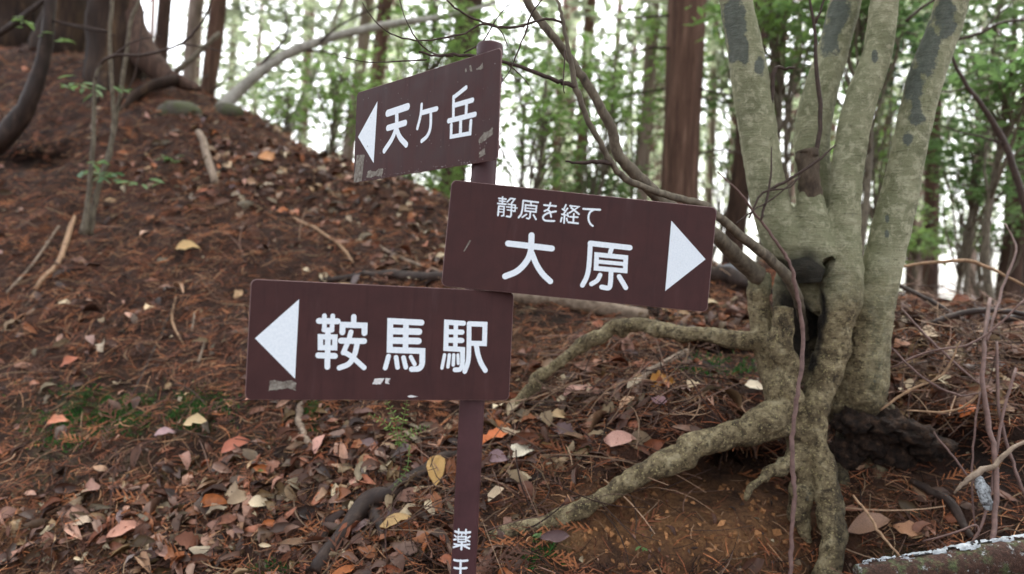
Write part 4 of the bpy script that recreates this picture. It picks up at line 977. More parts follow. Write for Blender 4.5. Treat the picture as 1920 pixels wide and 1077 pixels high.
big_trunk('cedar_tree', [(216, -60, 7.4, 80), (214, 0, 7.4, 84), (214, 70, 7.4, 90), (220, 165, 7.4, 98)], 'buttressed brown cedar trunk with dark spreading roots', 'cedar_old', 1.12,
          [[(246, 0, 7.4, 30), (254, 50, 7.35, 44), (272, 105, 7.25, 54), (308, 140, 7.2, 36), (345, 156, 7.15, 24), (375, 168, 7.1, 10)], [(330, 150, 7.1, 22), (290, 160, 7.0, 20), (255, 178, 6.9, 18), (232, 205, 6.8, 14), (210, 225, 6.7, 8)], [(200, 150, 7.2, 40), (185, 185, 7.0, 26), (165, 210, 6.8, 12)]])
# the dark leaning tree
root = empty('leaning_tree', P(-30, 275, 5.9), 'dark wet tree curving up from the left edge', 'tree')
v, f = pxtube([(-60, 300, 5.9, 52), (-20, 275, 5.9, 46), (12, 252, 5.9, 40), (45, 208, 5.9, 34), (66, 160, 5.9, 29), (82, 105, 5.9, 25), (91, 45, 5.9, 22), (95, -20, 5.9, 20), (92, -160, 5.9, 18), (110, -400, 6.0, 12)], 5, 14, .08, 4)
under('trunk', mesh('trunk', v, f, M['wet_bark']), root)
for rr in ([(-60, 95, 5.7, 12), (0, 62, 5.75, 12), (35, 38, 5.8, 11), (62, 15, 5.85, 10), (92, -5, 5.9, 10)], [(94, 38, 5.9, 5), (150, 52, 5.8, 4), (195, 60, 5.8, 3), (215, 66, 5.8, 2)]):
    v, f = pxtube(rr, 4, 8, .1, 2); under('branch', mesh('branch', v, f, M['wet_bark']), root)
def spray(center, n, r, size, mat, g, parent=None, flat=.35, name='leaf'):
    """single green leaves, each an object, sharing one mesh"""
    for k in range(n):
        p = np.array(center) + g.normal(size=3) * np.array([r, r * .6, r * flat])
        o = obj(name, LEAFMESH[mat], parent)
        z = np.array([[g.normal() * .35, -.35 + g.normal() * .3, 1.0]]); z /= np.linalg.norm(z)
        R_ = frames(z, np.array([g.random() * 6.28]), .0, g)[0] * size * g.uniform(.7, 1.25)
        m = Matrix([list(R_[a]) + [p[a]] for a in range(3)] + [[0, 0, 0, 1]])
        o.matrix_local = (Matrix.Translation(-parent.location) if parent else Matrix()) @ m
LEAFMESH = {}
for k in ('leaf_green', 'leaf_mid', 'leaf_dark'):
    v, f = leaf_shape(1, .4, 6, .1, .14); LEAFMESH[k] = mesh('green_leaf', v, f, M[k], True)
g = np.random.default_rng(12)
spray(P(40, 40, 5.75), 8, .06, .10, 'leaf_green', g, root)
spray(P(102, 72, 5.85), 7, .05, .09, 'leaf_green', g, root)
# thin saplings on the left slope
root = empty('sapling', on_ground(165, 435), 'bare thin sapling of several stems with a few green leaves', 'sapling')
for k, rr in enumerate([
 [(168, 440, 4.95, 12), (178, 380, 4.95, 10), (190, 330, 4.95, 9), (206, 290, 4.95, 9), (213, 225, 4.95, 8), (208, 130, 4.95, 8), (206, 60, 4.95, 7), (212, -10, 4.95, 7), (230, -150, 4.95, 5)],
 [(165, 440, 5.0, 14), (185, 350, 5.0, 10), (205, 280, 5.0, 9), (222, 200, 5.0, 8), (236, 110, 5.0, 8), (245, 40, 5.0, 7), (265, -10, 5.0, 6), (300, -120, 5.0, 4)],
 [(158, 440, 4.9, 16), (165, 380, 4.9, 11), (172, 300, 4.9, 9), (176, 220, 4.9, 8), (178, 150, 4.9, 6), (190, 120, 4.9, 5)]]):
    v, f = pxtube(rr, 5, 8, .08, k); under('stem', mesh('stem', v, f, M['grey_stem']), root)
for k, rr in enumerate([
 [(178, 150, 4.9, 6), (185, 125, 4.9, 6), (212, 105, 4.88, 6), (265, 104, 4.86, 6), (305, 95, 4.84, 5), (340, 82, 4.82, 5), (365, 60, 4.8, 5), (385, 32, 4.78, 4), (398, -5, 4.76, 3)],
 [(340, 82, 4.82, 4), (375, 88, 4.8, 3), (420, 98, 4.78, 2)],
 [(215, 105, 4.88, 4), (250, 78, 4.86, 3), (300, 68, 4.84, 2)],
 [(206, 60, 4.95, 4), (170, 52, 4.93, 3), (100, 38, 4.9, 2)],
 [(222, 200, 5, 4), (250, 150, 4.98, 3), (262, 90, 4.96, 3), (268, 30, 4.95, 2), (290, -10, 4.95, 2)]]):
    v, f = pxtube(rr, 4, 6, .1, k); under('branch', mesh('branch', v, f, M['twig']), root)
spray(P(140, 160, 4.9), 8, .05, .09, 'leaf_mid', g, root); spray(P(190, 170, 4.9), 12, .07, .09, 'leaf_mid', g, root)
spray(P(205, 335, 4.8), 11, .07, .10, 'leaf_dark', g, root); spray(P(185, 305, 4.8), 6, .05, .08, 'leaf_mid', g, root); spray(P(245, 345, 4.75), 8, .07, .08, 'leaf_mid', g, root)
for px, py, l_ in ((328, 330, 'low green seedling on the left slope beside the grey stick'), (195, 360, 'small green seedling at the foot of the sapling')):
    r_ = empty('seedling', on_ground(px, py), l_, 'seedling'); p = on_ground(px, py)
    v, f = tube(crom(np.array([p, p + [.01, 0, .06], p + [.0, -.02, .11]]), 3), np.linspace(.003, .0015, 7), 5); under('stem', mesh('stem', v, f, M['twig']), r_)
    spray(p + np.array([0, -.03, .1]), 9, .05, .075, 'leaf_mid', g, r_)
# bent pale tree beyond the brow and a leaning pole
root = empty('leaning_tree', P(418, 200, 7.3), 'pale grey trunk bending right across the bright sky', 'tree')
v, f = pxtube([(405, 215, 7.3, 27), (428, 190, 7.3, 24), (470, 150, 7.3, 21), (515, 115, 7.35, 19), (560, 92, 7.4, 18), (640, 66, 7.5, 15), (720, 48, 7.6, 15), (790, 38, 7.7, 12), (850, 28, 7.8, 9), (930, 5, 7.9, 6)], 5, 12, .06, 6)
under('trunk', mesh('trunk', v, f, M['pale_bark']), root)
for rr in ([(470, 150, 7.3, 7), (500, 110, 7.3, 6), (525, 85, 7.3, 5), (538, 60, 7.3, 4), (536, 20, 7.3, 3)], [(600, 78, 7.4, 5), (650, 40, 7.4, 4), (720, 10, 7.4, 3)], [(560, 92, 7.4, 5), (620, 100, 7.4, 4), (640, 108, 7.4, 3)]):
    v, f = pxtube(rr, 4, 6, .1, 1); under('branch', mesh('branch', v, f, M['twig']), root)
v, f = pxtube([(330, 135, 7.2, 12), (360, 110, 7.2, 11), (412, 62, 7.3, 9)], 4, 8, .08, 8)
placed('leaning_pole', v, f, 'grey_stem', 'short grey brown pole leaning beside the buttressed trunk', 'pole')
# bare branches on the right, in front of the bright gap
root = empty('bare_tree', on_ground(1895, 600), 'thin dark bare tree leaning left at the right margin', 'tree')
for k, rr in enumerate([
 [(1930, 420, 4.6, 14), (1905, 330, 4.6, 13), (1880, 262, 4.6, 12), (1845, 205, 4.6, 10), (1815, 165, 4.6, 8), (1795, 130, 4.6, 7), (1780, 95, 4.6, 6)],
 [(1885, 270, 4.6, 5), (1850, 260, 4.58, 4), (1800, 248, 4.56, 3), (1765, 235, 4.55, 2)],
 [(1815, 165, 4.6, 4), (1785, 172, 4.6, 3), (1760, 170, 4.6, 2)],
 [(1930, 440, 4.6, 14), (1925, 520, 4.6, 15), (1915, 610, 4.6, 16)],
 [(1790, 75, 4.6, 7), (1840, 62, 4.6, 6), (1880, 42, 4.6, 5), (1925, 38, 4.6, 5)],
 [(1840, 62, 4.6, 3), (1870, 30, 4.6, 3), (1900, 5, 4.6, 2)],
 [(1700, 40, 4.5, 7), (1735, 10, 4.5, 6), (1770, -10, 4.5, 4)]]):
    v, f = pxtube(rr, 4, 7, .1, k); under('trunk' if k in (0, 3) else 'branch', mesh('branch', v, f, M['twig']), root)

# ------------------------------------------------------------------ logs, sticks and roots lying on the bank
v, f = gtube([(600, 530, 8), (700, 526, 16), (790, 530, 20), (850, 540, 22)], 5, 12, .12, 2, .75)
placed('fallen_branch', v, f, 'wet_bark', 'dark branch lying above the lowest board, left of the post', 'branch')
v, f = gtube([(860, 545, 26), (960, 566, 32), (1080, 582, 32), (1150, 592, 28), (1212, 602, 22)], 5, 16, .1, 2, .75)
placed('fallen_log', v, f, 'dead_wood', 'grey weathered log lying behind the boards above the roots', 'log')
v, f = gtube([(1180, 520, 20), (1330, 528, 32), (1400, 545, 30), (1440, 560, 24)], 5, 12, .14, 3, .6)
placed('fallen_log', v, f, 'wet_bark', 'dark wet log between the middle board and the tree', 'log')
v, f = gtube([(590, 1090, 30), (630, 1035, 34), (690, 965, 40), (740, 935, 34), (800, 895, 30), (850, 868, 20), (905, 842, 8)], 5, 14, .14, 5, .55)
placed('exposed_root', v, f, 'wet_bark', 'dark wet root slanting across the bank left of the post', 'root')
v, f = gtube([(700, 962, 26), (715, 1000, 24), (722, 1040, 10)], 4, 10, .2, 6, .4)
placed('root_stub', v, f, 'wet_bark', 'short dark stub hanging from the dark wet root', 'root')
STK = [
 ([(140, 412, 7), (128, 450, 10), (108, 500, 10), (66, 552, 9)], 'root_wood', 'pale bent root on the left slope below the sapling', .8),
 ([(372, 255, 13), (384, 290, 15), (404, 352, 15)], 'dead_wood', 'short grey upright piece of wood on the left slope', .9),
 ([(570, 752, 14), (560, 800, 15), (572, 832, 13), (592, 852, 10)], 'dead_wood', 'grey curved stick under the left half of the lowest board', .9),
 ([(1288, 666, 10), (1240, 692, 14), (1212, 712, 16), (1192, 738, 14)], 'dead_wood', 'grey green stick pointing down between the two long roots', 1.0),
 ([(1196, 742, 7), (1200, 770, 7), (1198, 800, 6)], 'root_wood', 'short reddish twig below the grey green stick', .9),
 ([(1708, 912, 12), (1745, 938, 16), (1780, 968, 18), (1805, 1000, 16), (1825, 1030, 12)], 'wet_bark', 'blackened stick with frost at the lower right', 1.2),
 ([(550, 412, 5), (600, 440, 6), (640, 470, 6), (662, 500, 5)], 'root_wood', 'thin pale root curving above the lowest board', .9),
 ([(690, 455, 5), (760, 492, 6), (830, 515, 6)], 'dead_wood', 'thin grey stick just left of the middle board', .9),
 ([(900, 850, 4), (950, 800, 6), (1010, 770, 7), (1060, 720, 6), (1090, 690, 4)], 'dead_wood', 'thin dark stick right of the lowest board', .9),
 ([(905, 800, 5), (930, 785, 6), (975, 775, 6), (1010, 750, 4)], 'root_wood', 'thin rootlet beside the right end of the lowest board', .9),
 ([(1030, 770, 3), (1110, 740, 4), (1200, 690, 3)], 'vine', 'long thin red twig between the two long roots', 2.0),
 ([(910, 885, 3), (1020, 840, 4), (1110, 800, 4), (1170, 790, 3)], 'vine', 'long thin red twig above the sweeping root', 2.0),
 ([(1250, 790, 4), (1310, 750, 5), (1370, 738, 5)], 'root_wood', 'pale thin twig near the trunk, above the sweeping root', 1.5),
 ([(1065, 800, 4), (1085, 830, 5), (1100, 850, 4)], 'dead_wood', 'small forked grey twig left of the pink leaf', 1.2),
 ([(560, 1000, 5), (640, 965, 6), (700, 900, 4)], 'wet_bark', 'thin black stick left of the dark wet root', 1.0),
 ([(700, 1077, 5), (770, 990, 6), (840, 930, 5)], 'root_wood', 'tan twig crossing the bank just left of the post', 1.3),
 ([(330, 560, 4), (322, 610, 5), (345, 650, 4)], 'root_wood', 'thin curved pale rootlet in the middle of the left slope', .9),
 ([(365, 590, 4), (360, 625, 5)], 'dead_wood', 'short straight twig stuck in the left slope', .9),
 ([(386, 640, 5), (372, 685, 6)], 'dead_wood', 'pale short twig left of the lowest board', 1.0),
 ([(240, 760, 3), (300, 640, 4), (330, 560, 3)], 'wet_bark', 'long thin dark twig on the left slope', 1.0),
 ([(10, 560, 4), (60, 500, 5), (110, 430, 4)], 'dead_wood', 'thin grey stick at the left edge of the slope', 1.0),
 ([(500, 880, 3), (560, 868, 4), (590, 862, 3)], 'wet_bark', 'thin dark twig below the lowest board', 1.0),
]
for i, (rows, m_, l_, lf) in enumerate(STK):
    v, f = gtube(rows, 4, 8, .14, i + 10, lf); placed('stick', v, f, m_, l_, 'stick')
# frosted log at the bottom right
g = np.random.default_rng(8)
rows = [(1608, 1082, 2.42, 44), (1650, 1078, 2.42, 52), (1740, 1070, 2.42, 60), (1830, 1054, 2.42, 64), (1930, 1042, 2.42, 68), (2100, 1022, 2.42, 70)]
w_, r_ = chain(rows, 6)
root = empty('mossy_log', (w_[:, 0].mean(), w_[:, 1].mean(), w_[:, 2].min() - r_.max()), 'mossy rotten log dusted with snow in the bottom right corner', 'log')
v, f = tube(w_, r_, 22, .06, 4)
t = NT('mossy_log_bark'); n1, n2 = t.noise(16, 5, .7), t.noise(90, 5, .7)
c = t.ramp(n2, [(.3, srgb(36, 24, 20)), (.6, srgb(78, 54, 44)), (.8, srgb(110, 84, 66))])
c = t.mix(t.ramp(n1, [(.5, BW(0)), (.62, BW(.8))]), c, t.ramp(n2, [(.3, srgb(50, 60, 36)), (.7, srgb(104, 118, 78))]))
c = t.mix(t.ramp(t.noise(40, 5, .75), [(.58, BW(0)), (.68, BW(.8))]), c, srgb(176, 180, 180))
t.base(c); t.bump(n2, .8, .01); M['mossy_log'] = t.m
under('trunk', mesh('trunk', v, f, M['mossy_log']), root)
M['snow'] = mat_plain('crusted_snow', (.34, .36, .38, 1), .85, .55, 50, .8)
sv = []; ang = np.linspace(-.45, .7, 12)
ss = np.linspace(.05, 1, 90); idx = ss * (len(w_) - 1)
for k, q in enumerate(idx):
    i0 = min(int(q), len(w_) - 2); fr = q - i0; c_ = w_[i0] * (1 - fr) + w_[i0 + 1] * fr; r0 = r_[i0] * 1.0
    wd = .25 + .75 * min(1, max(0, (ss[k] - .06) * 3)); nz = vnoise(k * .7, 3.0, 5) * .9 + .35
    for j, a in enumerate(ang):
        th_ = a * wd * nz + .02; edge = 1 - (abs(j - 5.5) / 5.5) ** 4
        rr = r0 * 1.02 + (.002 + .010 * float(vnoise(k * .6, j * .8, 9))) * edge - .006 * (1 - edge)
        sv.append(c_ + np.array([0, math.sin(th_) * rr, math.cos(th_) * rr]))
sv = np.array(sv); i, j = np.meshgrid(np.arange(89), np.arange(11), indexing='ij'); i = i.ravel(); j = j.ravel()
kp = (vnoise(i * .35, j * .5, 15) + .5 * vnoise(i * 1.1, j * 1.1, 16) + .25 * (1 - np.abs(j - 5) / 5)) > .8; i = i[kp]; j = j[kp]
under('snow', mesh('snow', sv, np.stack([i * 12 + j, i * 12 + 12 + j, i * 12 + 13 + j, i * 12 + j + 1], 1), M['snow']), root, label='crust of old snow along the top of the log')
t = NT('pale_lichen_wood'); n1 = t.noise(120, 4, .7); t.base(t.ramp(n1, [(.35, srgb(74, 72, 70)), (.62, srgb(178, 182, 186))])); t.bump(n1, .6, .004); M['lichen'] = t.m
v, f = pxtube([(1832, 890, 2.69, 10), (1837, 902, 2.68, 18), (1843, 922, 2.67, 22), (1850, 944, 2.66, 20), (1856, 958, 2.65, 9)], 4, 10, .2, 2)
placed('lichen_stub', v, f, 'lichen', 'white lichen covered stub of wood above the snowy log', 'stub')
v, f = pxtube([(1790, 925, 2.7, 3), (1808, 905, 2.69, 9), (1835, 886, 2.68, 12), (1862, 872, 2.68, 10), (1900, 840, 2.7, 8), (1940, 820, 2.72, 8)], 4, 8, .22, 2)
placed('broken_branch', v, f, 'dead_wood', 'short tan broken branch above the lichen covered stub', 'branch')
# bare vines and twigs over the right bank
VN_ = [
 ([(1855, 560, 3.1, 7), (1846, 640, 2.95, 8), (1843, 720, 2.85, 9), (1852, 790, 2.78, 10), (1866, 860, 2.7, 10), (1868, 940, 2.62, 10), (1862, 1000, 2.56, 10), (1858, 1050, 2.5, 9)], 'thickest upright vine on the right, ending on the snowy log'),
 ([(1905, 690, 2.9, 5), (1880, 780, 2.82, 6), (1868, 850, 2.75, 5), (1850, 960, 2.68, 5), (1815, 1040, 2.6, 5), (1822, 1090, 2.55, 5)], 'thin vine crossing the thickest upright vine'),
 ([(1870, 640, 2.95, 5), (1872, 760, 2.85, 6), (1890, 840, 2.78, 6), (1910, 900, 2.72, 6), (1935, 960, 2.7, 5)], 'vine bending right beside the thickest upright vine'),
 ([(1690, 500, 3.4, 5), (1745, 493, 3.38, 6), (1812, 489, 3.36, 7), (1860, 505, 3.34, 6), (1930, 540, 3.3, 5)], 'thin tan branch arching above the right bank against the sky'),
 ([(1685, 535, 3.9, 8), (1735, 560, 3.8, 9), (1790, 592, 3.7, 9), (1830, 615, 3.6, 7)], 'dark stick slanting down along the right ridge'),
 ([(1735, 612, 3.5, 10), (1790, 592, 3.5, 12), (1850, 582, 3.5, 11), (1930, 590, 3.5, 9)], 'dark wet branch lying along the right ridge'),
 ([(1880, 600, 3.6, 14), (1915, 595, 3.6, 14), (1950, 592, 3.6, 12)], 'thick dark branch end at the right edge of the ridge'),
 ([(1670, 690, 3.0, 4), (1740, 660, 2.98, 4), (1830, 640, 2.96, 4), (1925, 560, 2.95, 4)], 'long pale twig rising right across the bank'),
 ([(1690, 580, 3.1, 4), (1745, 640, 3.0, 5), (1800, 690, 2.95, 4), (1842, 725, 2.9, 3)], 'twig falling right towards the upright vine'),
 ([(1650, 770, 2.95, 4), (1700, 735, 2.94, 5), (1770, 700, 2.92, 4), (1800, 640, 2.9, 3)], 'twig rising from the tree base to the right'),
 ([(1838, 735, 2.85, 4), (1828, 800, 2.8, 4), (1822, 900, 2.74, 4), (1830, 1000, 2.7, 3)], 'hanging twig just left of the thickest upright vine'),
 ([(1700, 770, 2.95, 3), (1780, 772, 2.9, 4), (1830, 745, 2.88, 4), (1842, 700, 2.88, 3)], 'looping twig on the right bank'),
 ([(1600, 930, 2.72, 4), (1625, 960, 2.68, 5), (1650, 1000, 2.62, 5), (1690, 1045, 2.55, 4)], 'bent twig below the trunk, above the snowy log'),
 ([(1750, 810, 2.85, 3), (1790, 860, 2.8, 4), (1825, 905, 2.76, 4), (1870, 950, 2.72, 3)], 'twig slanting down behind the upright vines'),
 ([(1730, 1015, 2.6, 3), (1790, 1000, 2.58, 4), (1830, 985, 2.58, 4), (1835, 1005, 2.56, 3)], 'small twig lying above the snowy log'),
 ([(1885, 420, 3.3, 3), (1905, 470, 3.2, 4), (1880, 540, 3.1, 5), (1862, 600, 3.0, 5), (1850, 640, 2.95, 4)], 'thin vine rising into the bright gap at the right edge'),
 ([(1660, 640, 3.0, 3), (1720, 700, 2.94, 4), (1790, 740, 2.9, 4), (1850, 735, 2.86, 3)], 'thin twig sagging across the leaves right of the trunk'),
]
for i, (rows, l_) in enumerate(VN_):
    v, f = pxtube(rows, 5, 7, .1, i)
    nm = 'vine' if 'vine' in l_ and i < 4 else 'twig'
    placed(nm, v, f, ['vine', 'vine', 'vine', 'root_wood', 'wet_bark', 'wet_bark', 'wet_bark', 'vine', 'vine', 'root_wood', 'vine', 'root_wood', 'root_wood', 'vine', 'vine', 'vine', 'vine'][i], l_, nm)
# mossy stones at the foot of the buttressed trunk
def stone(px, py, rx, rz, label, seed):
    c = on_ground(px, py); g = np.random.default_rng(seed)
    u = np.linspace(0, math.pi, 9); a = np.linspace(0, 2 * math.pi, 16, endpoint=False)
    V = np.array([[math.sin(x) * math.cos(y), math.sin(x) * math.sin(y), math.cos(x)] for x in u for y in a])
    V = V * (1 + .5 * noise3(V, 2.2, seed))[:, None] * np.array([rx, rx * .8, rz])
    i, j = np.meshgrid(np.arange(8), np.arange(16), indexing='ij'); i = i.ravel(); j = j.ravel(); k = (j + 1) % 16
    o = obj('stone', mesh('stone', V, np.stack([i * 16 + j, i * 16 + 16 + j, i * 16 + 16 + k, i * 16 + k], 1), M['stone']), None, label, 'stone'); o.location = c; return o
t = NT('mossy_stone'); n1, n2 = t.noise(9, 4, .6), t.noise(60, 4, .7)
t.base(t.mix(t.ramp(n1, [(.4, BW(0)), (.6, BW(.9))]), t.ramp(n2, [(.3, srgb(60, 54, 48)), (.7, srgb(104, 96, 86))]), srgb(74, 78, 50))); t.bump(n2, .5, .02); M['stone'] = t.m
stone(338, 212, .19, .11, 'mossy stone below the dark spreading roots', 4)
stone(425, 214, .15, .09, 'mossy stone at the brow under the pale bent trunk', 5)
t = NT('bluish_stone'); n2 = t.noise(70, 4, .7); t.base(t.ramp(n2, [(.3, srgb(64, 64, 68)), (.7, srgb(140, 140, 146))])); t.bump(n2, .5, .01); M['stone'] = t.m
stone(1370, 520, .12, .08, 'grey stone right of the middle board, behind the roots', 6)
stone(1690, 562, .1, .05, 'bluish stone on the ridge right of the trunk', 7)

# black crumbly humus packed under the right stem
t = NT('black_humus'); n1, n2 = t.noise(30, 6, .75), t.noise(120, 4, .7)
t.base(t.ramp(n1, [(.35, srgb(22, 16, 13)), (.52, srgb(52, 38, 30)), (.7, srgb(96, 72, 55))])); t.rough(.95); t.bump(n1, 1.0, .03); M['dark_soil'] = t.m
for q_, (px, py, d, rx, ry, rz) in enumerate([(1602, 792, 3.0, .075, .07, .05), (1652, 800, 2.99, .085, .08, .055), (1702, 812, 2.97, .08, .09, .05), (1632, 832, 3.02, .07, .06, .05), (1590, 845, 3.06, .06, .06, .07), (1672, 850, 3.04, .08, .08, .07), (1740, 838, 2.98, .09, .09, .05)]):
    u = np.linspace(0, math.pi, 15); a = np.linspace(0, 2 * math.pi, 28, endpoint=False)
    V = np.array([[math.sin(x) * math.cos(y), math.sin(x) * math.sin(y), math.cos(x)] for x in u for y in a])
    V = V * (1 + .9 * noise3(V, 2.6, q_) + .7 * noise3(V, 8, q_ + 3) + .5 * noise3(V, 19, q_ + 7))[:, None] * np.array([rx, ry, rz])
    i, j = np.meshgrid(np.arange(14), np.arange(28), indexing='ij'); i = i.ravel(); j = j.ravel(); k = (j + 1) % 28
    o = obj('humus_clod', mesh('humus_clod', V, np.stack([i * 28 + j, i * 28 + 28 + j, i * 28 + 28 + k, i * 28 + k], 1), M['dark_soil']), ground); o.location = P(px, py, d)
# ------------------------------------------------------------------ leaf litter
PAL = [srgb(*c)[:3] for c in [(172, 126, 108), (186, 142, 120), (186, 152, 114), (100, 62, 46), (150, 86, 58), (148, 114, 98), (168, 98, 54), (214, 192, 158), (128, 86, 68), (132, 104, 68), (78, 50, 40), (158, 122, 94), (176, 112, 84)]]
def dens(px, py):
    d = .05 + 0 * px
    for b in [(430, 1000, 330, 80, 1.6), (690, 850, 150, 90, 1.5), (560, 930, 200, 60, 1.2), (640, 340, 230, 80, 1.1), (800, 480, 120, 60, .9), (1120, 770, 180, 70, 1.1), (1790, 690, 140, 80, 3.0), (1330, 600, 130, 25, .9), (1800, 620, 120, 30, 2.0), (380, 300, 140, 70, .6), (120, 1010, 150, 60, 1.0), (980, 860, 100, 50, .7), (200, 590, 250, 120, .22), (700, 1040, 100, 60, .7), (1750, 970, 90, 50, .4)]:
        d = d + b[4] * blob(px, py, *b[:4])
    return d
def sample(n, g, fn, y0=2.12, y1=8.6, mult=6):
    out = np.zeros((0, 2))
    while len(out) < n:
        m = n * mult
        y = y0 + (y1 - y0) * g.random(m) ** 1.25; x = g.uniform(-.85, .95, m) * y
        z = hgt(x, y); px, py = project(np.stack([x, y, z], 1))
        out = np.vstack([out, np.stack([x, y], 1)[g.random(m) * 1.7 < fn(px, py)]])
    return out[:n]
_gt = np.random.default_rng(2)
TMPL = [leaf_shape(1, w_, 5, fo, dr, cu, lo, _gt, .045) for w_, fo, dr, cu, lo in [(.3, .9, .2, .1, 0), (.44, .7, -.2, .16, 0), (.5, .35, .25, -.1, .12), (.38, -.5, .15, .14, 0), (.42, .25, .1, .1, 0), (.36, .5, -.15, .06, 0), (.5, .12, .2, .12, 0), (.4, -.3, -.1, .12, 0), (.46, .6, .05, -.12, 0), (.55, .2, .1, .1, .22)]]
def litter(name, n, seed, fn, size, lift, tilt, dim):
    g = np.random.default_rng(seed); xy = sample(n, g, fn)
    z = hgt(xy[:, 0], xy[:, 1]); nr = normal(xy[:, 0], xy[:, 1]); pos = warp(np.column_stack([xy, z + g.uniform(*lift, n)]))
    Vs, Fs, Cs, o_ = [], [], [], 0
    which = g.integers(0, len(TMPL), n); cols = np.array(PAL)[g.integers(0, len(PAL), n)] * (.22 + 1.0 * g.random(n) ** 1.8)[:, None] * dim
    for k, (tv, tf) in enumerate(TMPL):
        m = which == k; tv = tv - np.array([.5, 0, 0])
        v, f = scatter(tv, tf, pos[m], frames(nr[m], g.random(m.sum()) * 6.28, tilt, g), size[0] + (size[1] - size[0]) * g.random(m.sum()) ** 1.6)
        Vs.append(v); Fs.append(f + o_); o_ += len(v); Cs.append(np.repeat(cols[m], len(tv), 0))
    return obj(name, mesh(name, np.vstack(Vs), np.vstack(Fs), M['litter'], True, col=np.vstack(Cs)), ground, kind='stuff')
litter('leaf_litter', 7000, 51, dens, (.03, .125), (.002, .022), .38, 1.0)
litter('leaf_crumbs', 15000, 52, lambda a, b: .25 + .8 * dens(a, b), (.012, .032), (.001, .012), .4, .6)
# brown cedar needles and rootlets
def ribbons(name, n, seed, length, width, pal, fn, lift=(.001, .02), tilt=.3, mult=3, mat='needles', seg=3):
    g = np.random.default_rng(seed); xy = sample(n, g, fn, mult=mult)
    nr = normal(xy[:, 0], xy[:, 1]); pos = warp(np.column_stack([xy, hgt(xy[:, 0], xy[:, 1]) + g.uniform(*lift, n)]))
    R_ = frames(nr, g.random(n) * 6.28, tilt, g); L = g.uniform(*length, n); W = g.uniform(*width, n); bend = g.normal(size=n) * .25; arch = g.uniform(-.05, .25, n)
    s = np.linspace(-.5, .5, seg + 1); V = np.zeros((n, (seg + 1) * 3, 3))
    for i, q in enumerate(s):
        cx = np.stack([q * L, bend * L * (q * q * 4 - .5) * .5, arch * L * (.25 - q * q)], 1)
        for j, (dy, dz) in enumerate(((.5, 0), (-.5, 0), (0, .9))):
            w_ = W * (1 - .5 * abs(q) * 1.2); V[:, i * 3 + j] = cx + np.stack([0 * w_, w_ * dy, w_ * dz], 1)
    V = np.einsum('nij,nkj->nki', R_, V) + pos[:, None]
    F = []
    for i in range(seg):
        for a, b in ((0, 2), (2, 1)): F.append((i * 3 + a, i * 3 + b, i * 3 + 3 + b, i * 3 + 3 + a))
    k = (seg + 1) * 3; F = (np.array(F)[None] + (np.arange(n) * k)[:, None, None]).reshape(-1, 4)
    cols = np.array([srgb(*c)[:3] for c in pal])[g.integers(0, len(pal), n)] * (.3 + 1.15 * g.random(n) ** 1.3)[:, None]
    return obj(name, mesh(name, V.reshape(-1, 3), F, M[mat], True, col=np.repeat(cols, k, 0)), ground, kind='stuff')
CLAY = lambda a, b: 1 - .9 * np.clip(blob(a, b, 1290, 975, 270, 85) * 1.5, 0, 1)
ND = lambda a, b: CLAY(a, b) * (.55 + .5 * vnoise(a / 60, b / 50, 8) + .4 * blob(a, b, 250, 550, 350, 250))
ribbons('needle_litter', 80000, 61, (.03, .13), (.0015, .0045), [(146, 86, 58), (116, 70, 50), (170, 108, 72), (130, 94, 74), (70, 45, 36), (178, 134, 100), (48, 31, 26)], ND)
ribbons('rootlet_litter', 3000, 62, (.08, .26), (.002, .0045), [(120, 96, 78), (86, 64, 52), (150, 124, 98), (62, 46, 40)], ND, (.004, .03), .25)
RB = lambda a, b: .02 + .35 * blob(a, b, 1250, 985, 280, 80) + 1.7 * blob(a, b, 1800, 720, 170, 120) + .9 * blob(a, b, 1150, 760, 200, 80) + .5 * blob(a, b, 780, 940, 150, 100)
ribbons('twig_tangle', 2200, 67, (.1, .42), (.002, .006), [(132, 102, 88), (96, 74, 64), (160, 130, 106), (70, 50, 44)], RB, (.008, .09), .4, 8, 'needles', 6)
ribbons('bank_needles', 9000, 68, (.03, .11), (.0015, .0035), [(150, 90, 58), (120, 76, 54), (84, 56, 46), (160, 124, 96)], RB, (.004, .03), .35, 8)
# feathery fallen cedar sprays
tv, tf, o_ = [], [], 0
for k in range(9):
    x0 = -.45 + k * .1; s_ = 1 if k % 2 else -1
    a = np.array([x0, 0, .02]); b = a + np.array([.22, s_ * .16, .05 - k * .008])
    d = np.array([-.02 * s_, .02, 0]); tv += [a + d, a - d, b - d * .4, b + d * .4]; tf.append((o_, o_ + 1, o_ + 2, o_ + 3)); o_ += 4
tv += [np.array([-.5, .012, 0]), np.array([-.5, -.012, 0]), np.array([.5, -.008, .03]), np.array([.5, .008, .03])]; tf.append((o_, o_ + 1, o_ + 2, o_ + 3))
g = np.random.default_rng(63); n = 2600; xy = sample(n, g, ND); nr = normal(xy[:, 0], xy[:, 1])
v, f = scatter(np.array(tv), tf, warp(np.column_stack([xy, hgt(xy[:, 0], xy[:, 1]) + g.uniform(.004, .022, n)])), frames(nr, g.random(n) * 6.28, .3, g), g.uniform(.07, .19, n))
cols = np.array([srgb(*c)[:3] for c in [(126, 76, 52), (100, 62, 46), (148, 92, 58), (78, 52, 42)]])[g.integers(0, 4, n)]
obj('cedar_sprays', mesh('cedar_sprays', v, f, M['needles'], False, col=np.repeat(cols, len(tv), 0)), ground, kind='stuff')
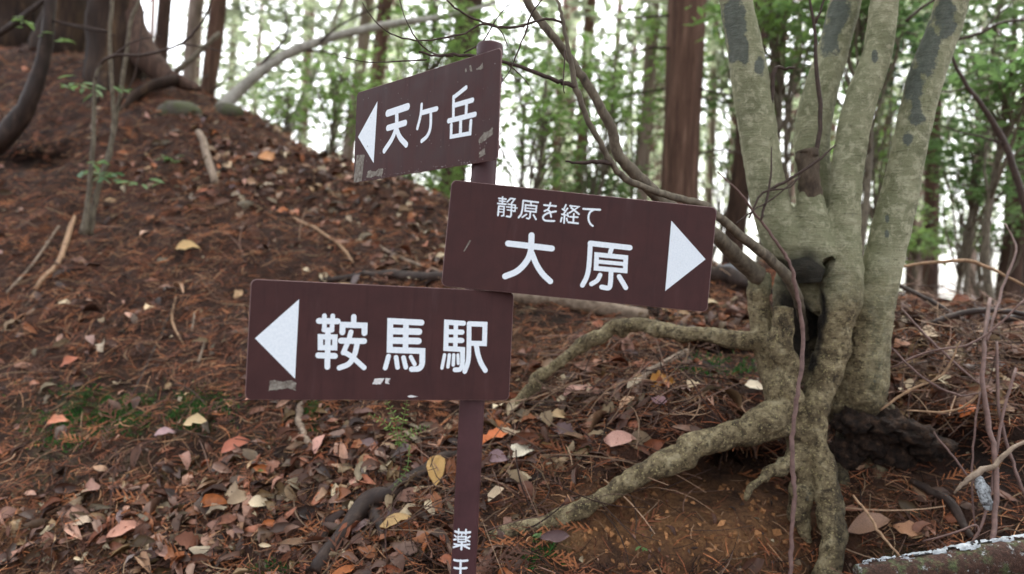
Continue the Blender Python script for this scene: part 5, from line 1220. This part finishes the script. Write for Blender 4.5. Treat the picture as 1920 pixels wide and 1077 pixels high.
# crumbs and clods of soil
g = np.random.default_rng(66); n = 13000; xy = sample(n, g, lambda a, b: .2 + 2.6 * blob(a, b, 1280, 980, 300, 100) + .8 * blob(a, b, 1720, 860, 150, 120) + .5 * blob(a, b, 200, 880, 300, 100)); nr = normal(xy[:, 0], xy[:, 1])
oct_ = np.array([(.5, 0, 0), (-.45, .1, 0), (0, .5, .05), (.1, -.5, 0), (0, 0, .42), (0, 0, -.4)])
v, f = scatter(oct_, [(0, 2, 4), (2, 1, 4), (1, 3, 4), (3, 0, 4), (2, 0, 5), (1, 2, 5), (3, 1, 5), (0, 3, 5)], warp(np.column_stack([xy, hgt(xy[:, 0], xy[:, 1]) + .002])), frames(nr, g.random(n) * 6.28, .5, g), g.uniform(.6, 1.6, (n, 3)) * (.005 + .026 * g.random(n) ** 3)[:, None])
px_, py_ = project(np.column_stack([xy, hgt(xy[:, 0], xy[:, 1])])); cf = np.clip(blob(px_, py_, 1280, 985, 320, 90) * 1.3, 0, 1)[:, None]
cols = np.array(srgb(66, 45, 34)[:3]) * (1 - cf) + np.array(srgb(156, 110, 72)[:3]) * cf
obj('soil_crumbs', mesh('soil_crumbs', v, f, M['needles'], False, col=np.repeat(cols * g.uniform(.4, 1.5, (n, 1)), 6, 0)), ground, kind='stuff')
# moss cushions
MO = lambda a, b: 1.6 * np.maximum.reduce([q[4] * blob(a, b, *q[:4]) ** 2 for q in [(190, 775, 120, 42, 1), (365, 772, 66, 34, 1), (585, 785, 24, 30, 1), (1010, 1040, 40, 30, .5), (1350, 690, 80, 20, .2), (520, 1070, 40, 14, .6), (1085, 845, 30, 12, .6), (130, 830, 60, 20, .4)]]) * (vnoise(a / 22, b / 16, 4) > .4)
g = np.random.default_rng(64); n = 11000; xy = sample(n, g, MO, 2.2, 4.6, 20); nr = normal(xy[:, 0], xy[:, 1])
v, f = scatter(np.array([(0, -.2, 0), (0, .2, 0), (.25, 0, 1.0)]), [(0, 1, 2)], np.column_stack([xy, hgt(xy[:, 0], xy[:, 1]) + .002]), frames(nr, g.random(n) * 6.28, .5, g), g.uniform(.008, .024, n))
obj('moss', mesh('moss', v, f, M['moss'], False), None, 'soft green moss growing on the left part of the bank', 'moss', kind='stuff')
# hair roots hanging under the undercut
g = np.random.default_rng(65); parts = []
for q in range(320):
    if q < 130: px, py, d = g.uniform(1170, 1470), 0, 2.84; py = 905 + (1470 - px) * .12 + g.uniform(-25, 25)
    elif q < 250: px, py, d = g.uniform(1575, 1880), g.uniform(780, 850), 2.87
    else: px, py, d = g.uniform(1290, 1440), g.uniform(655, 690), 3.12
    a = P(px, py, d + g.uniform(-.05, .06)); L = g.uniform(.03, .13)
    pts = [a, a + np.array([g.normal() * .012, -.01, -L * .5]), a + np.array([g.normal() * .025, -.015 + g.normal() * .01, -L])]
    parts.append(tube(crom(np.array(pts), 2), np.linspace(.0018, .0006, 5), 3, 0, 0, False))
v, f = join(parts); obj('hair_roots', mesh('hair_roots', v, f[0], M['vine']), big_tree, kind='stuff')

# the leaves that show largest, one by one
LM = {}
def leaf_mesh(k, c):
    if (k, c) not in LM:
        tv, tf = leaf_shape(1, *[(.42, 7, .22, .08, .09, 0), (.38, 7, .5, -.12, .05, 0), (.52, 7, .14, .16, .1, 0), (.44, 7, -.3, -.1, .1, 0), (.6, 9, .2, .1, .1, .2), (.34, 7, .9, .05, .05, 0)][k], g=np.random.default_rng(k * 31 + sum(c)), wav=.05)
        tv = tv - np.array([.5, 0, 0]); LM[(k, c)] = mesh('fallen_leaf', tv, tf, M['litter'], True, col=np.tile(np.array(srgb(*c)[:3]), (len(tv), 1)))
    return LM[(k, c)]
def lay(p, k, c, size, spin, tilt, lift, parent=None, g=rng, wide=1.0, **kw):
    nr = normal(p[:1], p[1:2]); R_ = frames(nr, np.array([spin]), tilt, g)[0]
    o = obj('fallen_leaf', leaf_mesh(k, c), parent, **kw)
    R_ = R_ * np.array([size, size * wide, size]); q = p.copy(); q[2] += lift
    o.matrix_world = Matrix([list(R_[a]) + [q[a]] for a in range(3)] + [[0, 0, 0, 1]])
    return o
CL = [(158, 122, 110), (172, 138, 120), (186, 158, 128), (108, 74, 60), (146, 90, 66), (130, 114, 112), (170, 104, 62), (204, 184, 156), (116, 90, 90), (146, 122, 92)]
g = np.random.default_rng(70)
xy = sample(285, g, lambda a, b: dens(a, b) * (b < 1090) * (a > -10) * (a < 1930), 2.4, 7.2)
for q in xy:
    lay(np.array([q[0], q[1], float(hgt(q[:1], q[1:2])[0])]), int(g.integers(0, 6)), tuple(int(a * .88) for a in CL[int(g.integers(0, len(CL)))]), g.uniform(.07, .105), g.random() * 6.28, .26, g.uniform(.018, .036), ground, g)
# leaves that stand out in the photograph: px, py, shape, colour, length px, heading, label
BIG = [
 (980, 862, 2, (226, 214, 190), 58, .6, 'cream white leaf lying above the sweeping root'),
 (925, 840, 4, (196, 104, 50), 52, .1, 'orange lobed leaf just right of the post'),
 (935, 878, 2, (136, 108, 112), 40, .3, 'mauve leaf just right of the post, below the orange one'),
 (1160, 840, 0, (206, 158, 142), 52, .0, 'pink leaf above the middle of the sweeping root'),
 (1415, 742, 2, (224, 206, 178), 36, .1, 'pale rounded leaf beside the trunk, above the sweeping root'),
 (1240, 732, 4, (176, 118, 44), 46, .2, 'amber leaf next to the grey green stick'),
 (1235, 770, 3, (140, 104, 108), 30, 2.3, 'mauve leaf below the grey green stick'),
 (1083, 756, 1, (196, 150, 134), 48, .1, 'narrow pink leaf right of the lowest board'),
 (477, 765, 0, (198, 140, 120), 44, .7, 'pink leaf under the left corner of the lowest board'),
 (440, 852, 0, (176, 100, 74), 50, .4, 'reddish leaf on the bank left of the lowest board'),
 (366, 814, 1, (214, 186, 140), 48, -.2, 'cream leaf below the moss on the left bank'),
 (309, 826, 2, (160, 128, 130), 32, .5, 'mauve pink leaf below the moss'),
 (110, 802, 0, (196, 124, 92), 34, .7, 'salmon leaf left of the moss'),
 (820, 905, 1, (186, 146, 84), 66, 1.5, 'tan leaf standing upright left of the post'),
 (742, 1004, 1, (200, 164, 112), 52, .3, 'tan leaf below the dark wet root'),
 (600, 852, 0, (202, 150, 134), 44, 1.0, 'pink leaf beside the grey curved stick'),
 (484, 962, 2, (222, 200, 166), 34, .0, 'cream leaf in the thick litter at the bottom'),
 (230, 1020, 0, (190, 134, 112), 56, .4, 'large pink leaf in the bottom left litter'),
 (152, 1000, 2, (184, 160, 136), 36, .0, 'beige leaf in the bottom left litter'),
 (272, 445, 2, (218, 176, 150), 22, 1.2, 'light pink leaf in the middle of the left slope'),
 (350, 478, 1, (214, 178, 124), 42, .1, 'cream curled leaf in the middle of the left slope'),
 (280, 590, 2, (220, 190, 150), 26, 1.6, 'cream leaf left of the lowest board'),
 (505, 305, 2, (202, 140, 90), 36, .0, 'orange tan leaf near the brow of the left slope'),
 (425, 318, 2, (220, 190, 156), 24, 2.2, 'cream leaf right of the grey upright piece of wood'),
 (130, 690, 0, (170, 96, 66), 34, .6, 'rust coloured leaf on the left slope'),
 (1790, 690, 2, (196, 172, 148), 44, .8, 'beige leaf right of the trunk on the bank'),
 (1815, 785, 4, (190, 100, 44), 34, .3, 'orange leaf on the right bank under the twigs'),
 (1700, 745, 2, (212, 188, 158), 36, 2.0, 'cream leaf near the base of the tree, right side'),
 (1630, 1010, 1, (150, 116, 96), 70, .1, 'long brown leaf at the foot of the root, above the snowy log'),
 (1700, 1018, 0, (176, 128, 96), 44, 2.4, 'tan leaf lying just above the snowy log'),
 (935, 775, 2, (224, 206, 172), 28, .9, 'small cream leaf at the right corner of the lowest board'),
 (1175, 770, 2, (190, 150, 118), 34, .5, 'tan leaf left of the short reddish twig'),
 (930, 945, 1, (200, 176, 148), 36, .8, 'curled beige leaf right of the post'),
 (1745, 640, 2, (206, 178, 146), 40, .3, 'pale leaf on the right bank just below the dark wet branch'),
 (1865, 660, 0, (196, 150, 116), 40, 1.1, 'tan leaf beside the top of the thickest upright vine'),
 (1770, 742, 1, (222, 202, 170), 38, 1.9, 'cream narrow leaf in the middle of the right bank'),
 (1700, 660, 2, (170, 116, 86), 42, .2, 'brown leaf touching the right side of the trunk'),
 (1895, 735, 2, (210, 184, 150), 40, .6, 'pale leaf at the right edge, behind the vines'),
 (1125, 700, 0, (186, 132, 106), 34, .4, 'rosy tan leaf under the arching upper root'),
 (1300, 735, 2, (214, 188, 150), 30, 1.0, 'cream leaf between the amber leaf and the trunk'),
 (1050, 800, 2, (196, 164, 124), 34, .2, 'tan leaf left of the small forked twig'),
 (1810, 765, 3, (130, 96, 80), 40, .4, 'dull brown leaf right of the orange one'),
]
for px, py, k, c, wpx, hd, l_ in BIG:
    p = on_ground(px, py); lay(p, k, c, wpx * p[1] / FPX * 1.15, hd, .12, .028, None, g, 1.25, label=l_, cat='leaf', group='single leaves that stand out')
# fern and seedlings on the bank
root = empty('fern', on_ground(745, 912), 'small bright green fern below the lowest board', 'fern')
def frond(p0, p1, p2, w_, parent, n=10):
    q = crom(np.array([p0, p1, p2]), 8); V, F = [], []
    pts = q[np.linspace(0, len(q) - 1, n).astype(int)]
    T_ = np.gradient(pts, axis=0); T_ /= np.linalg.norm(T_, axis=1)[:, None]
    S = np.cross(T_, np.array([0, -1.0, .3])); S /= np.linalg.norm(S, axis=1)[:, None]
    stem = tube(q, np.linspace(.0018, .0007, len(q)), 4)
    V = [stem[0]]; T3 = [np.vstack([stem[1][1], stem[1][0][:, [0, 1, 2]], stem[1][0][:, [0, 2, 3]]])]; o_ = len(stem[0])
    for k in range(1, n):
        L = w_ * math.sin(math.pi * min(.97, .12 + .88 * k / n)) ** .7
        for s_ in (-1, 1):
            a = pts[k]; b = a + S[k] * s_ * L + T_[k] * L * .35; m = (a + b) / 2; d = T_[k] * L * .17
            V.append(np.array([a, m + d, b, m - d])); T3.append(np.array([(0, 1, 2), (0, 2, 3)]) + o_); o_ += 4
    under('frond', mesh('frond', np.vstack(V), np.vstack(T3), M['leaf_green'], False), parent)
c0 = P(748, 838, 3.02)
for a, b in (((728, 800), (692, 776)), ((740, 785), (722, 748)), ((756, 788), (764, 750)), ((772, 812), (804, 800))):
    frond(c0, P(*a, 2.98), P(*b, 2.93), .02, root)
frond(P(768, 835, 2.98), P(762, 880, 2.92), P(735, 918, 2.88), .014, root)
v, f = tube(crom(np.array([on_ground(748, 905), P(752, 870, 3.0), c0]), 3), .0025, 5); under('stalk', mesh('stalk', v, f, M['twig']), root)
for px, py, l_, n_ in ((1200, 1045, 'tiny seedling of two green leaves at the bottom', 3), (1010, 1015, 'tiny green sprout under the sweeping root', 3), (505, 890, 'tiny pale green sprout on the bank', 2)):
    p = on_ground(px, py); r_ = empty('seedling', p, l_, 'seedling')
    v, f = tube([p, p + np.array([0, -.01, .02])], .0012, 5); under('stem', mesh('stem', v, f, M['twig']), r_)
    spray(p + np.array([0, -.015, .022]), n_, .012, .032, 'leaf_mid', g, r_)
